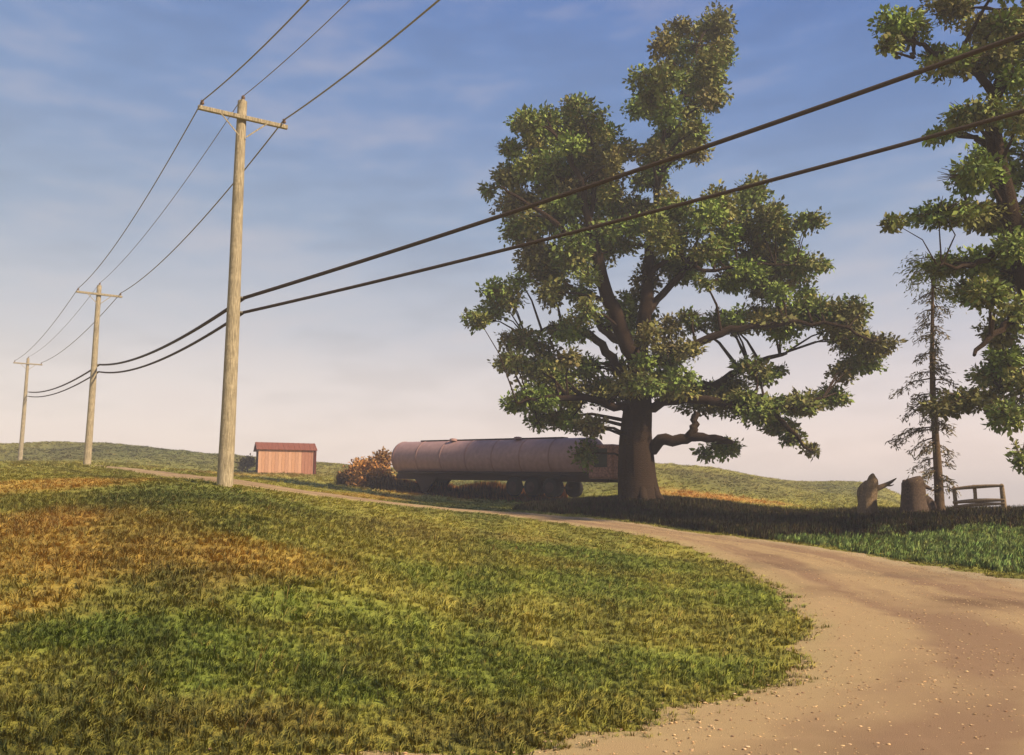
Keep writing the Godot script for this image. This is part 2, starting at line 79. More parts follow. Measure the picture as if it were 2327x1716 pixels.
const RIGHT_CLUMPS := [[-4.6,15.25,0.35,0.97,0.74,0.97,0],[-5.75,14.09,1.45,0.39,0.34,0.41,3],[-2.76,16.39,-0.45,1.15,0.46,0.93,2],[-1.02,16.51,-1.76,0.95,0.62,0.9,2],[-0.96,15.49,-0.05,0.68,0.91,0.9,3],[-3.73,13.45,1.5,1.12,0.52,0.94,0],
	[-1.89,14.14,0.34,0.85,0.67,0.87,3],[-3.69,14.44,-0.02,0.59,0.36,0.54,1],[-3.34,11.84,1.41,1.18,0.55,1,3],[-3.46,12.02,-0.2,0.6,0.26,0.5,1],[-1.52,12.32,0.54,0.58,0.76,0.76,1],[-3.21,10.24,0.67,1.22,0.54,1.01,1],
	[-0.8,10.96,-1.45,0.69,0.86,0.87,1],[-4.31,8.89,1.19,1.28,0.43,0.99,3],[-5.92,8.56,1.43,0.48,0.2,0.39,0],[-2.33,9.42,-0.35,1.05,0.69,1,0],[-3.66,7.87,-0.47,0.82,0.53,0.77,3],[-2.76,7.72,-0.05,0.83,0.58,0.81,1],
	[-0.81,7.86,-1.9,0.73,0.9,0.92,0],[-2.15,6,0.64,0.52,0.82,0.75,3],[-1.94,5.79,-0.68,0.67,0.6,0.72,2],[-0.9,5.11,-2.15,0.84,0.74,0.89,3],[-2.72,3.74,-0.98,1.23,0.47,0.98,2],[-3.3,3.56,-1.42,0.81,0.41,0.7,2],
	[-3.49,2.93,2.18,0.71,0.59,0.74,3],[-2.48,3.75,1.18,0.51,0.8,0.74,0],[-3.08,1.76,1.93,0.33,0.51,0.47,3],[-0.96,12.19,-1.94,0.89,0.63,0.87,1],[-1.43,9.43,-0.8,0.77,0.67,0.81,2],[-3.6,6.24,1.94,0.77,0.6,0.78,3],
	[-2.21,8.02,0.88,0.63,0.63,0.71,1],[-2.79,7.08,-0.9,0.61,0.47,0.62,3],[-1.49,4.65,-2.09,0.8,0.6,0.8,0],[-1.3,13.61,0.35,0.59,0.64,0.69,2],[-1.93,15.09,0.68,0.72,0.63,0.77,0],[-1.28,13.44,2.05,1.09,1.05,1.21,0],
	[0.28,12.04,-0.5,1.21,1.32,1.43,0],[-0.22,9.12,0.11,1.18,1.29,1.4,3],[1.04,7.19,-1.97,1.28,1.39,1.51,0],[-0.6,4.53,0.48,1.17,1.11,1.29,0],[0.61,10.06,0.7,1.16,1.89,1.71,1],[2.31,13.98,-1.31,1.25,1.53,1.57,1],
	[-2.49,15.94,2.2,1.22,0.74,1.13,1],[0.57,17.06,0.25,1.32,0.96,1.3,1],[-5.3,14.93,1.12,0.77,0.59,0.85,1],[-2.24,16.62,-0.65,0.95,0.39,1.05,1],[-1.49,15.85,-0.78,0.75,0.5,0.83,2],[-0.03,16.15,-1.67,0.6,0.8,0.66,0],
	[-3.04,13.91,0.91,0.94,0.44,1.04,2],[-2.25,13.93,1.06,0.68,0.54,0.75,0],[-3.21,14.95,-0.8,0.5,0.31,0.56,2],[-3.42,11.79,1.57,0.96,0.46,1.07,3],[-3.11,12.44,-1.29,0.51,0.23,0.57,1],[-2.6,11.29,2.3,0.44,0.59,0.49,0],
	[-3.75,10.03,1.51,0.96,0.43,1.07,3],[-0.63,11.08,-2.02,0.58,0.73,0.64,1],[-4.43,9,1.1,1.05,0.36,1.16,1],[-2.14,9.39,-0.76,0.88,0.58,0.97,0],[-3.48,7.76,-0.63,0.67,0.44,0.75,3],[-2.25,7.77,-0.65,0.7,0.5,0.78,1],
	[-0.87,7.88,-1.79,0.6,0.75,0.66,2],[-0.92,6,-2.29,0.58,0.53,0.65,0],[-1.46,5.02,-1.51,0.67,0.6,0.74,1],[-2.99,3.71,-1.33,1.02,0.4,1.14,0],[-3.88,3.46,-0.63,0.65,0.33,0.72,2],[-3.01,3.11,1.43,0.6,0.51,0.66,3],
	[-1.39,11.69,-0.9,0.7,0.5,0.78,1],[-0.86,9.58,-1.34,0.64,0.57,0.71,0],[-3.84,6.39,1.93,0.63,0.5,0.7,0],[-2.56,7.94,1.17,0.51,0.52,0.57,3],[-2.79,7.1,-0.63,0.5,0.39,0.55,3],[-1.31,4.5,-2.17,0.66,0.5,0.73,1],
	[-2.47,12.75,2.02,0.45,0.5,0.5,1],[-2.47,14.58,1.76,0.57,0.5,0.63,3],[-1.94,16.45,1.48,1.03,0.64,1.15,1]]
const RIGHT_LIMBS := [[-0.03,-0.45,0,0.77,-0.14,0.54,0,0.54,-0.36,2.42,0,0.47,-0.7,4.61,0,0.42,-1.08,6.57,0,0.37,-1.44,8,0,0.32,-1.72,9.59,0,0.27,-1.94,11.22,0,0.23,-1.97,12.27,0,0.21,-1.77,13.33,0,0.17,-1.17,14.56,0,0.12,-0.67,16.11,0,0.06],[-1.76,13.18,0,0.14,-2.59,13.6,0.5,0.12,-3.69,13.97,0.8,0.09,-4.6,14.31,1,0.06,-5.06,14.68,1,0.03],[-4.72,13.95,0.9,0.06,-4.69,14.44,0.9,0.05,-4.68,14.96,0.9,0.03],[-1.72,9.59,0,0.15,-2.32,9.66,-0.6,0.1,-3.28,9.61,-1,0.06,-4.59,9.44,-1.2,0.03],[-1.19,6.85,0,0.17,-2.15,6.01,0.6,0.13,-2.96,5.38,1,0.09,-3.82,4.79,1.3,0.05],[-0.81,4.88,0,0.18,-1.42,4.29,-0.7,0.13,-2.31,3.86,-1.2,0.08,-3.33,3.61,-1.5,0.04],
	[-1.54,8.43,0,0.14,-2.49,7.85,0.5,0.1,-3.68,7.45,0.9,0.06,-4.59,7.4,1.1,0.03],[-1.95,11.52,0,0.12,-2.33,12.04,-0.5,0.08,-2.97,12.25,-0.8,0.04],[-1.61,9.3,0,0.14,-0.12,10.82,-0.5,0.11,1.09,12.48,-0.8,0.06],[-0.9,5.44,0,0.17,-0.27,6.73,0.5,0.12,0.23,8.32,0.8,0.06]]

const AROUND := 720
const RINGS := 224
const STEP := 0.032
const NEAREST := 0.8

var rng := RandomNumberGenerator.new()
var soft := FastNoiseLite.new()
var rough := FastNoiseLite.new()
var lay := PackedFloat32Array()
var tint := PackedColorArray()
var drive_outline := PackedVector2Array()
var drive_pairs: Array = []
var mats := {}


class Shape:
	var v := PackedVector3Array()
	var n := PackedVector3Array()
	var c := PackedColorArray()
	var t := PackedInt32Array()
	var col := Color.WHITE

	func face(pts: Array, from: Vector3) -> void:
		var nn: Vector3 = (pts[1] - pts[0]).cross(pts[2] - pts[0]).normalized()
		var mid := Vector3.ZERO
		for p in pts:
			mid += p
		mid /= pts.size()
		var list := pts.duplicate()
		if nn.dot(mid - from) > 0.0:
			list.reverse()
		else:
			nn = -nn
		var b := v.size()
		for p in list:
			v.append(p)
			n.append(nn)
			c.append(col)
		for k in range(1, list.size() - 1):
			t.append(b)
			t.append(b + k)
			t.append(b + k + 1)

	func box(xf: Transform3D, size: Vector3, bevel := 0.01) -> void:
		var h := size / 2.0
		var b := minf(bevel, minf(h.x, minf(h.y, h.z)) * 0.6)
		var mid := xf.origin
		var corner := func(axis: int, s: Vector3) -> Vector3:
			var q := Vector3((h.x - (0.0 if axis == 0 else b)) * s.x, (h.y - (0.0 if axis == 1 else b)) * s.y, (h.z - (0.0 if axis == 2 else b)) * s.z)
			return xf * q
		for axis in 3:
			var o1 := (axis + 1) % 3
			var o2 := (axis + 2) % 3
			for s in [-1.0, 1.0]:
				var pts := []
				for w in [[-1, -1], [1, -1], [1, 1], [-1, 1]]:
					var sg := Vector3.ZERO
					sg[axis] = s
					sg[o1] = w[0]
					sg[o2] = w[1]
					pts.append(corner.call(axis, sg))
				face(pts, mid)
				for s2 in [-1.0, 1.0]:
					var e := []
					for w in [[axis, -1], [axis, 1], [o1, 1], [o1, -1]]:
						var sg := Vector3.ZERO
						sg[axis] = s
						sg[o1] = s2
						sg[o2] = w[1]
						e.append(corner.call(w[0], sg))
					face(e, mid)
		for sx in [-1.0, 1.0]:
			for sy in [-1.0, 1.0]:
				for sz in [-1.0, 1.0]:
					var sg := Vector3(sx, sy, sz)
					face([corner.call(0, sg), corner.call(1, sg), corner.call(2, sg)], mid)

	func bar(a: Vector3, b: Vector3, wide: float, high: float, bevel := 0.01, up := Vector3.UP) -> void:
		var z := (b - a).normalized()
		var x := up.cross(z).normalized()
		if x.length() < 0.5:
			x = Vector3.RIGHT
		box(Transform3D(Basis(x, z.cross(x), z), (a + b) / 2.0), Vector3(wide, high, a.distance_to(b)), bevel)

	# a round bar through points with a radius at each; wobble makes it knobbly; squash flattens it upright
	func tube(pts: Array, radii: Array, sides: int, wobble: FastNoiseLite = null, amount := 0.0, squash := 1.0, knobs := 14.0) -> void:
		var b := v.size()
		var m := pts.size()
		var ref := Vector3.UP
		var along: Vector3 = (pts[m - 1] - pts[0]).normalized()
		if absf(along.y) > 0.8:
			ref = Vector3.RIGHT
		var run := 0.0
		for k in m:
			var d: Vector3 = (pts[mini(k + 1, m - 1)] - pts[maxi(k - 1, 0)])
			var span := maxf(d.length(), 1e-5)
			d = d.normalized() if d.length() > 1e-5 else along
			var slope: float = (radii[mini(k + 1, m - 1)] - radii[maxi(k - 1, 0)]) / span
			var x := ref.cross(d).normalized()
			var y := d.cross(x).normalized()
			ref = y
			if k > 0:
				run += pts[k].distance_to(pts[k - 1])
			for s in sides + 1:
				var a := TAU * (s % sides) / sides
				var r: float = radii[k]
				if wobble:
					r *= 1.0 + amount * wobble.get_noise_3d(cos(a) * knobs + b, sin(a) * knobs, run * 6.0)
				var out := x * cos(a) + y * sin(a) * squash
				v.append(pts[k] + out * r)
				n.append((out - d * clampf(slope, -3.0, 3.0)).normalized())
				c.append(col)
		for k in m - 1:
			for s in sides:
				var p := b + k * (sides + 1) + s
				var q := p + sides + 1
				t.append_array(PackedInt32Array([p, q, p + 1, p + 1, q, q + 1]))
		# caps
		for e in [0, m - 1]:
			if radii[e] < 0.002:
				continue
			var mid: Vector3 = pts[e]
			var o := v.size()
			var nn := (along if e else -along)
			v.append(mid)
			n.append(nn)
			c.append(col)
			for s in sides + 1:
				v.append(v[b + e * (sides + 1) + s])
				n.append(nn)
				c.append(col)
			for s in sides:
				if e:
					t.append_array(PackedInt32Array([o, o + 2 + s, o + 1 + s]))
				else:
					t.append_array(PackedInt32Array([o, o + 1 + s, o + 2 + s]))

	func leaf(p: Vector3, d: Vector3, side: Vector3, length: float, wide: float, color: Color) -> void:
		var b := v.size()
		var up := side.cross(d).normalized()
		var mid := p + d * length * 0.5
		v.append(p)
		v.append(mid - side * wide + up * wide * 0.25)
		v.append(p + d * length - up * length * 0.12)
		v.append(mid + side * wide + up * wide * 0.25)
		for k in 4:
			n.append(up)
			c.append(color)
		t.append_array(PackedInt32Array([b, b + 1, b + 2, b, b + 2, b + 3]))

	func mesh() -> ArrayMesh:
		var a := []
		a.resize(Mesh.ARRAY_MAX)
		a[Mesh.ARRAY_VERTEX] = v
		a[Mesh.ARRAY_NORMAL] = n
		a[Mesh.ARRAY_COLOR] = c
		a[Mesh.ARRAY_INDEX] = t
		var m := ArrayMesh.new()
		m.add_surface_from_arrays(Mesh.PRIMITIVE_TRIANGLES, a)
		return m


func thing(called: String, label: String, category: String, at := Vector3.ZERO, turn := 0.0, group := "") -> Node3D:
	var o := Node3D.new()
	o.name = called
	add_child(o, true)
	o.position = at
	o.rotation.y = turn
	tag(o, label, category, group)
	return o


func tag(o: Node, label: String, category: String, group := "", kind := "") -> void:
	o.set_meta("label", label)
	o.set_meta("category", category)
	if group:
		o.set_meta("group", group)
	if kind:
		o.set_meta("kind", kind)


func part(called: String, s: Shape, material: Material, parent: Node = self) -> MeshInstance3D:
	return place(called, s.mesh(), material, parent)


func place(called: String, m: Mesh, material: Material, parent: Node = self) -> MeshInstance3D:
	var o := MeshInstance3D.new()
	o.name = called
	o.mesh = m
	o.material_override = material
	o.cast_shadow = GeometryInstance3D.SHADOW_CASTING_SETTING_ON
	parent.add_child(o, true)
	return o


func lin(r: int, g: int, b: int) -> Color:
	return Color8(r, g, b).srgb_to_linear()


func shift(c: Color, spread: float) -> Color:
	var k := 1.0 + rng.randf_range(-spread, spread)
	return Color(clampf(c.r * k * (1.0 + rng.randf_range(-spread, spread) * 0.4), 0, 1), clampf(c.g * k, 0, 1), clampf(c.b * k * (1.0 + rng.randf_range(-spread, spread) * 0.5), 0, 1))


func grain(frequency: float, low: float, high: float, size := 512, octaves := 4, stretch := false) -> NoiseTexture2D:
	var f := FastNoiseLite.new()
	f.seed = 7 + int(frequency * 1000)
	f.frequency = frequency
	f.fractal_octaves = octaves
	if stretch:
		f.domain_warp_enabled = true
		f.domain_warp_amplitude = 12
	var g := Gradient.new()
	g.set_color(0, Color(low, low, low))
	g.set_color(1, Color(high, high, high))
	var x := NoiseTexture2D.new()
	x.width = size
	x.height = size
	x.seamless = true
	x.noise = f
	x.color_ramp = g
	return x


func bumps(frequency: float, strength: float, size := 512) -> NoiseTexture2D:
	var f := FastNoiseLite.new()
	f.seed = 21
	f.frequency = frequency
	f.fractal_octaves = 4
	var x := NoiseTexture2D.new()
	x.width = size
	x.height = size
	x.seamless = true
	x.noise = f
	x.as_normal_map = true
	x.bump_strength = strength
	return x


func material(key: String, color: Color, roughness: float, texture: Texture2D = null, scale := Vector3.ONE, normal: Texture2D = null, world := true) -> StandardMaterial3D:
	var m := StandardMaterial3D.new()
	m.albedo_color = color
	m.roughness = roughness
	m.metallic_specular = 0.3
	m.vertex_color_use_as_albedo = true
	if texture or normal:
		m.albedo_texture = texture
		m.uv1_triplanar = true
		m.uv1_world_triplanar = world
		m.uv1_scale = scale
	if normal:
		m.normal_enabled = true
		m.normal_texture = normal
		m.normal_scale = 0.8
	mats[key] = m
	return m


func spline(x: float, xs: Array, ys: Array) -> float:
	var m := xs.size()
	x = clampf(x, xs[0], xs[m - 1])
	var i := 0
	while i < m - 2 and x > xs[i + 1]:
		i += 1
	var w: float = xs[i + 1] - xs[i]
	var t: float = (x - xs[i]) / w
	var a := maxi(i - 1, 0)
	var b := mini(i + 2, m - 1)
	var ta: float = (ys[i + 1] - ys[a]) / (xs[i + 1] - xs[a])
	var tb: float = (ys[b] - ys[i]) / (xs[b] - xs[i])
	return (2 * t * t * t - 3 * t * t + 1) * ys[i] + (t * t * t - 2 * t * t + t) * w * ta + (3 * t * t - 2 * t * t * t) * ys[i + 1] + (t * t * t - t * t) * w * tb


func survey() -> void:
	lay.resize(AROUND * RINGS)
	tint.resize(AROUND * RINGS)
	var far := []
	for d in REACH:
		far.append(log(d + 3.0))
	for j in AROUND:
		var az := (float(j) / AROUND - 0.5) * TAU
		var col := []
		for k in REACH.size():
			var across := []
			for row in HEIGHTS:
				across.append(row[k])
			col.append(spline(az, BEARING, across))
		for k in RINGS:
			var r := NEAREST * exp(k * STEP)
			var d := r * maxf(cos(az), 0.6)
			var x := sin(az) * r
			var z := -cos(az) * r
			var y := spline(log(d + 3.0), far, col)
			y += soft.get_noise_2d(x * 14.0, z * 14.0) * 0.03 * clampf(r / 6.0, 0.0, 1.0)
			y += soft.get_noise_2d(x * 3.0 + 90.0, z * 3.0) * 0.5 * clampf((r - 55.0) / 60.0, 0.0, 1.0)
			lay[j * RINGS + k] = y


func ground(x: float, z: float) -> float:
	var r := maxf(sqrt(x * x + z * z), NEAREST)
	var u := (atan2(x, -z) / TAU + 0.5) * AROUND
	var w := clampf(log(r / NEAREST) / STEP, 0.0, RINGS - 1.001)
	var j := int(u)
	var k := int(w)
	var fu := u - j
	var fw := w - k
	var a := (j % AROUND) * RINGS + k
	var b := ((j + 1) % AROUND) * RINGS + k
	return lerpf(lerpf(lay[a], lay[a + 1], fw), lerpf(lay[b], lay[b + 1], fw), fu)


func on_ground(x: float, z: float, sink := 0.0) -> Vector3:
	return Vector3(x, ground(x, z) - sink, z)


func grass_tint(x: float, z: float) -> Color:
	var u := (atan2(x, -z) / TAU + 0.5) * AROUND
	var w := clampf(log(maxf(sqrt(x * x + z * z), NEAREST) / NEAREST) / STEP, 0.0, RINGS - 1.0)
	return tint[(int(u + 0.5) % AROUND) * RINGS + int(w + 0.5) % RINGS]


# which kind of grass grows where: patches with ragged outlines over olive turf
func colour_grass() -> void:
	var kinds := [lin(204, 166, 78), lin(138, 156, 62), lin(116, 124, 58), lin(182, 172, 78), lin(208, 158, 76), lin(154, 136, 68), lin(110, 108, 56)]
	var turf := lin(166, 158, 70)
	for j in AROUND:
		var az := (float(j) / AROUND - 0.5) * TAU
		var ahead := absf(az) < 0.9
		for k in RINGS:
			var r := NEAREST * exp(k * STEP)
			var x := sin(az) * r
			var z := -cos(az) * r
			var scale := 60.0 / maxf(r, 4.0)
			var wx := x + rough.get_noise_2d(x * scale, z * scale) * r * 0.06
			var wz := z + rough.get_noise_2d(x * scale + 300.0, z * scale) * r * 0.10
			var c := turf
			if ahead:
				for p in PATCHES:
					var dx: float = (wx - p[0]) / p[2]
					var dz: float = (wz - p[1]) / p[3]
					var q: float = dx * dx + dz * dz
					if q < 1.7:
						c = c.lerp(kinds[int(p[4])], smoothstep(1.7, 0.1, q) * 0.68)
			var f := rough.get_noise_2d(x * 40.0 / maxf(r * 0.12, 1.0), z * 14.0 / maxf(r * 0.12, 1.0) + 50.0)
			c = c.lerp(kinds[3] if f > 0.0 else kinds[2], clampf(absf(f) * 0.9, 0.0, 0.4))
			tint[j * RINGS + k] = c


func build_ground() -> void:
	var s := Shape.new()
	s.v.resize(AROUND * RINGS + 1)
	s.n.resize(AROUND * RINGS + 1)
	s.c.resize(AROUND * RINGS + 1)
	for j in AROUND:
		var az := (float(j) / AROUND - 0.5) * TAU
		for k in RINGS:
			var r := NEAREST * exp(k * STEP)
			var i := j * RINGS + k
			s.v[i] = Vector3(sin(az) * r, lay[i], -cos(az) * r)
			s.c[i] = tint[i]
			var e := r * STEP
			var x := s.v[i].x
			var z := s.v[i].z
			s.n[i] = Vector3(ground(x - e, z) - ground(x + e, z), 2.0 * e, ground(x, z - e) - ground(x, z + e)).normalized()
	var mid := AROUND * RINGS
	s.v[mid] = Vector3(0, lay[0], 0)
	s.n[mid] = Vector3.UP
	s.c[mid] = tint[0]
	for j in AROUND:
		var a := j * RINGS
		var b := ((j + 1) % AROUND) * RINGS
		s.t.append_array(PackedInt32Array([mid, a, b]))
		for k in RINGS - 1:
			s.t.append_array(PackedInt32Array([a + k, a + k + 1, b + k, b + k, a + k + 1, b + k + 1]))
	var o := part("ground", s, mats.turf)
	o.set_meta("kind", "structure")
	o.set_meta("label", "grassy bank and fields rising to the left")


func drive_point(f: float, side: int) -> Vector2:
	var i := clampi(int(f), 0, DRIVE.size() - 2)
	var t := f - i
	var q := []
	for k in 4:
		var row: Array = DRIVE[clampi(i - 1 + k, 0, DRIVE.size() - 1)]
		q.append(Vector2(row[side * 2], row[side * 2 + 1]))
	return q[1].cubic_interpolate(q[2], q[0], q[3], t)


func build_drive() -> void:
	var s := Shape.new()
	var steps := (DRIVE.size() - 1) * 14
	var wide := 40
	var inner := PackedVector2Array()
	var outer := PackedVector2Array()
	for i in steps + 1:
		var f := float(i) / 14.0
		var a := drive_point(f, 0)
		var b := drive_point(f, 1)
		var d := (b - a).normalized()
		a += d * rough.get_noise_2d(a.x * 55.0, a.y * 55.0) * 0.26 + d * rough.get_noise_2d(a.x * 16.0, a.y * 16.0) * 0.25
		b += d * rough.get_noise_2d(b.x * 55.0 + 500.0, b.y * 55.0) * 0.34 + d * rough.get_noise_2d(b.x * 16.0, b.y * 16.0) * 0.3
		inner.append(a)
		outer.append(b)
		drive_pairs.append([a, b])
	var sand := lin(230, 194, 142)
	var mauve := lin(192, 154, 118)
	var brown := lin(160, 126, 94)
	var pale := lin(244, 218, 168)
	var grassy := lin(216, 184, 118)
	for i in steps + 1:
		for k in wide + 1:
			var t := float(k) / wide
			var p := inner[i].lerp(outer[i], t)
			s.v.append(Vector3(p.x, ground(p.x, p.y) + 0.05 - 0.044 * pow(absf(t - 0.5) * 2.0, 6.0) - 0.03 * maxf(exp(-pow((t - 0.27) / 0.07, 2.0)), exp(-pow((t - 0.70) / 0.08, 2.0))) + rough.get_noise_2d(t * 300.0, i * 4.0) * 0.008, p.y))
			var across := t * inner[i].distance_to(outer[i])
			# worn wheel tracks run along the drive; loose pale grit lies at the rims
			var streak := rough.get_noise_2d(t * 130.0, i * 1.3) * 0.5 + rough.get_noise_2d(t * 420.0, i * 1.0 + 70.0) * 0.8
			var track := maxf(exp(-pow((t - 0.27) / 0.11, 2.0)), exp(-pow((t - 0.70) / 0.13, 2.0)))
			var c := sand.lerp(mauve, clampf(track * 0.85 + streak * 1.3, 0.0, 0.9))
			var wet := rough.get_noise_2d(p.x * 9.0 + 40.0, p.y * 9.0)
			c = c.lerp(brown, clampf((wet - 0.22) * 2.2, 0.0, 0.85) * clampf(0.75 + streak, 0.0, 1.0))
			var rim := minf(across, inner[i].distance_to(outer[i]) - across)
			c = c.lerp(pale if t > 0.5 else grassy.lerp(pale, 0.4), clampf(1.0 - rim / 0.75 + streak * 0.8, 0.0, 0.9))
			s.c.append(c)
			s.n.append(Vector3.UP)
	for i in steps:
		for k in wide:
			var a := i * (wide + 1) + k
			s.t.append_array(PackedInt32Array([a, a + wide + 1, a + 1, a + 1, a + wide + 1, a + wide + 2]))
	for i in s.v.size():
		var p := s.v[i]
		s.n[i] = Vector3(ground(p.x - 0.4, p.z) - ground(p.x + 0.4, p.z), 0.8, ground(p.x, p.z - 0.4) - ground(p.x, p.z + 0.4)).normalized()
	var o := part("gravel_drive", s, mats.gravel)
	o.set_meta("kind", "structure")
	o.set_meta("label", "tan gravel drive curving round the grass bank")
	drive_outline = inner.duplicate()
	outer.reverse()
	drive_outline.append_array(outer)


func tuft_mesh(blades: int, lean: float, width: float, salt: int) -> ArrayMesh:
	var r := RandomNumberGenerator.new()
	r.seed = salt
	var s := Shape.new()
	for b in blades:
		var a := r.randf() * TAU
		var out := Vector3(cos(a), 0, sin(a))
		var side := Vector3(-sin(a), 0, cos(a)).rotated(Vector3.UP, r.randf_range(-0.6, 0.6)) * width
		var foot := out * r.randf() * 0.35
		var tall := r.randf_range(0.55, 1.0)
		var bend := lean * r.randf_range(0.3, 1.0)
		var k := s.v.size()
		var mid := foot + out * bend * 0.35 + Vector3.UP * tall * 0.6
		var tip := foot + out * bend + Vector3.UP * tall * (1.0 - bend * 0.25)
		for p in [foot - side, foot + side, mid - side * 0.75, mid + side * 0.75, tip]:
			s.v.append(p)
			s.n.append((out * 0.6 + Vector3.UP).normalized())
			s.c.append(Color.WHITE)
		s.t.append_array(PackedInt32Array([k, k + 2, k + 1, k + 1, k + 2, k + 3, k + 2, k + 4, k + 3]))
	return s.mesh()


func scatter(called: String, m: Mesh, mt: Material, spots: Array, label: String, category: String) -> void:
	var mm := MultiMesh.new()
	mm.transform_format = MultiMesh.TRANSFORM_3D
	mm.use_colors = true
	mm.mesh = m
	mm.instance_count = spots.size()
	for i in spots.size():
		mm.set_instance_transform(i, spots[i][0])
		mm.set_instance_color(i, spots[i][1])
	var o := MultiMeshInstance3D.new()
	o.name = called
	o.multimesh = mm
	o.material_override = mt
	o.cast_shadow = GeometryInstance3D.SHADOW_CASTING_SETTING_ON
	add_child(o, true)
	tag(o, label, category, "", "stuff")


func stand(p: Vector3, wide: float, tall: float) -> Transform3D:
	var b := Basis(Vector3.UP, rng.randf() * TAU).rotated(Vector3(rng.randf_range(-1, 1), 0, rng.randf_range(-1, 1)).normalized(), rng.randf() * 0.25)
	return Transform3D(b * Basis.from_scale(Vector3(wide, tall, wide)), p)


func build_grass() -> void:
	var dead := lin(178, 150, 74)
	var bands := [[3.2, 9.0, 30000, 0.075, 0.105], [9.0, 20.0, 46000, 0.12, 0.13], [20.0, 45.0, 60000, 0.22, 0.10], [45.0, 130.0, 40000, 0.55, 0.2]]
	var spots := []
	for b in bands:
		for i in b[2]:
			var r: float = sqrt(lerpf(b[0] * b[0], b[1] * b[1], rng.randf()))
			var az := rng.randf_range(-0.66, 0.66)
			var x := sin(az) * r
			var z := -cos(az) * r
			if Geometry2D.is_point_in_polygon(Vector2(x + rng.randfn() * 0.14, z + rng.randfn() * 0.14), drive_outline):
				continue
			var c := shift(grass_tint(x, z), 0.22)
			if rng.randf() < 0.10:
				c = c.lerp(dead, rng.randf() * 0.7)
			var k := rng.randf_range(0.55, 1.3) * (1.0 + 0.5 * rough.get_noise_2d(x * 30.0, z * 30.0))
			spots.append([stand(on_ground(x, z, 0.005), b[3] * k, b[4] * k * 0.72), c])
	scatter("grass", tuft_mesh(9, 0.75, 0.045, 3), mats.blade, spots, "short green and ochre grass covering the bank", "grass")

	# straw stalks that stand above the turf here and there
	var stalks := []
	for i in 2600:
		var r := sqrt(lerpf(16.0, 1600.0, pow(rng.randf(), 1.3)))
		var az := rng.randf_range(-0.62, 0.5)
		var x := sin(az) * r
		var z := -cos(az) * r
		if rough.get_noise_2d(x * 14.0 + 70.0, z * 14.0) < 0.05 or Geometry2D.is_point_in_polygon(Vector2(x, z), drive_outline):
			continue
		stalks.append([stand(on_ground(x, z, 0.01), 0.12, rng.randf_range(0.1, 0.24)), shift([lin(206, 178, 104), lin(172, 160, 84), lin(190, 150, 84)][rng.randi() % 3], 0.25)])
	scatter("straw_stalks", tuft_mesh(5, 0.5, 0.025, 17), mats.blade, stalks, "thin straw stalks standing above the short grass of the bank", "grass")

	# longer grass and weeds on the far verge, the weeds coloured dark for the tree shade
	var verge := PackedVector2Array([Vector2(10.9, -14), Vector2(14, -15), Vector2(20, -20), Vector2(22, -30), Vector2(15, -34), Vector2(9, -42), Vector2(2, -46), Vector2(0, -36.5), Vector2(3, -33.5), Vector2(6, -28.5), Vector2(8.4, -23.2), Vector2(9.3, -20.0)])
	var green := [lin(144, 176, 90), lin(128, 152, 78), lin(166, 180, 102)]
	var shaded_weed := [lin(104, 84, 58), lin(84, 74, 46), lin(112, 100, 60), lin(92, 96, 50)]
	var lush := []
	var weeds := []
	for i in 60000:
		var x := rng.randf_range(0.0, 22.0)
		var z := rng.randf_range(-46.0, -14.0)
		if not Geometry2D.is_point_in_polygon(Vector2(x, z), verge) or Geometry2D.is_point_in_polygon(Vector2(x, z), drive_outline):
			continue
		var back := smoothstep(-0.3, 0.3, (-z - 25.6 + (x - 12.0) * 0.10 + (4.0 if x < 8.0 else 0.0) * clampf((8.0 - x) / 4.0, 0.0, 1.0)) * 0.3 + rough.get_noise_2d(x * 22.0, z * 22.0) * 0.7)
		if rng.randf() > back:
			lush.append([stand(on_ground(x, z, 0.01), 0.17, rng.randf_range(0.10, 0.26)), shift(green[rng.randi() % 3], 0.3)])
		else:
			weeds.append([stand(on_ground(x, z, 0.01), 0.22, rng.randf_range(0.12, 0.42)), shift(shaded_weed[rng.randi() % 4], 0.3)])
	scatter("verge_grass", tuft_mesh(9, 0.55, 0.04, 5), mats.blade, lush, "bright green longer grass along the far edge of the drive", "grass")
	scatter("weeds", tuft_mesh(8, 0.6, 0.05, 9), mats.blade, weeds, "brown weeds under the trees and round the fence, coloured dark for the shade there", "weeds")

	# tall rusty grass behind the tank trailer
	var rust := [lin(206, 136, 64), lin(184, 112, 50), lin(216, 152, 82), lin(156, 100, 50)]
	var dry := []
	for i in 7000:
		var x := rng.randf_range(-11.5, 3.0)
		var z := rng.randf_range(-60.0, -56.0) + (x + 8.0) * 0.62
		var tall := rng.randf_range(0.5, 1.15) * (1.0 + 0.4 * rough.get_noise_2d(x * 20.0, 3.0))
		dry.append([stand(on_ground(x, z, 0.02), 0.5, tall), shift(rust[rng.randi() % 4], 0.25)])
	for i in 4200:
		var u := rng.randf_range(-0.12, 0.62)
		var p := Vector2(-7.1, -56.0).lerp(Vector2(5.6, -45.0), u) + Vector2(0.65, 0.75) * rng.randf_range(1.2, 2.6)
		dry.append([stand(on_ground(p.x, p.y, 0.02), 0.35, rng.randf_range(0.25, 0.62) * (1.0 + 0.4 * rough.get_noise_2d(p.x * 20.0, 3.0))), shift(rust[rng.randi() % 4], 0.25)])
	scatter("dry_grass", tuft_mesh(9, 0.4, 0.05, 13), mats.blade, dry, "tall rust coloured dry grass round the foot of the tank trailer", "grass")

	# loose stones on the drive
	var stone := Shape.new()
	var sn := RandomNumberGenerator.new()
	sn.seed = 4
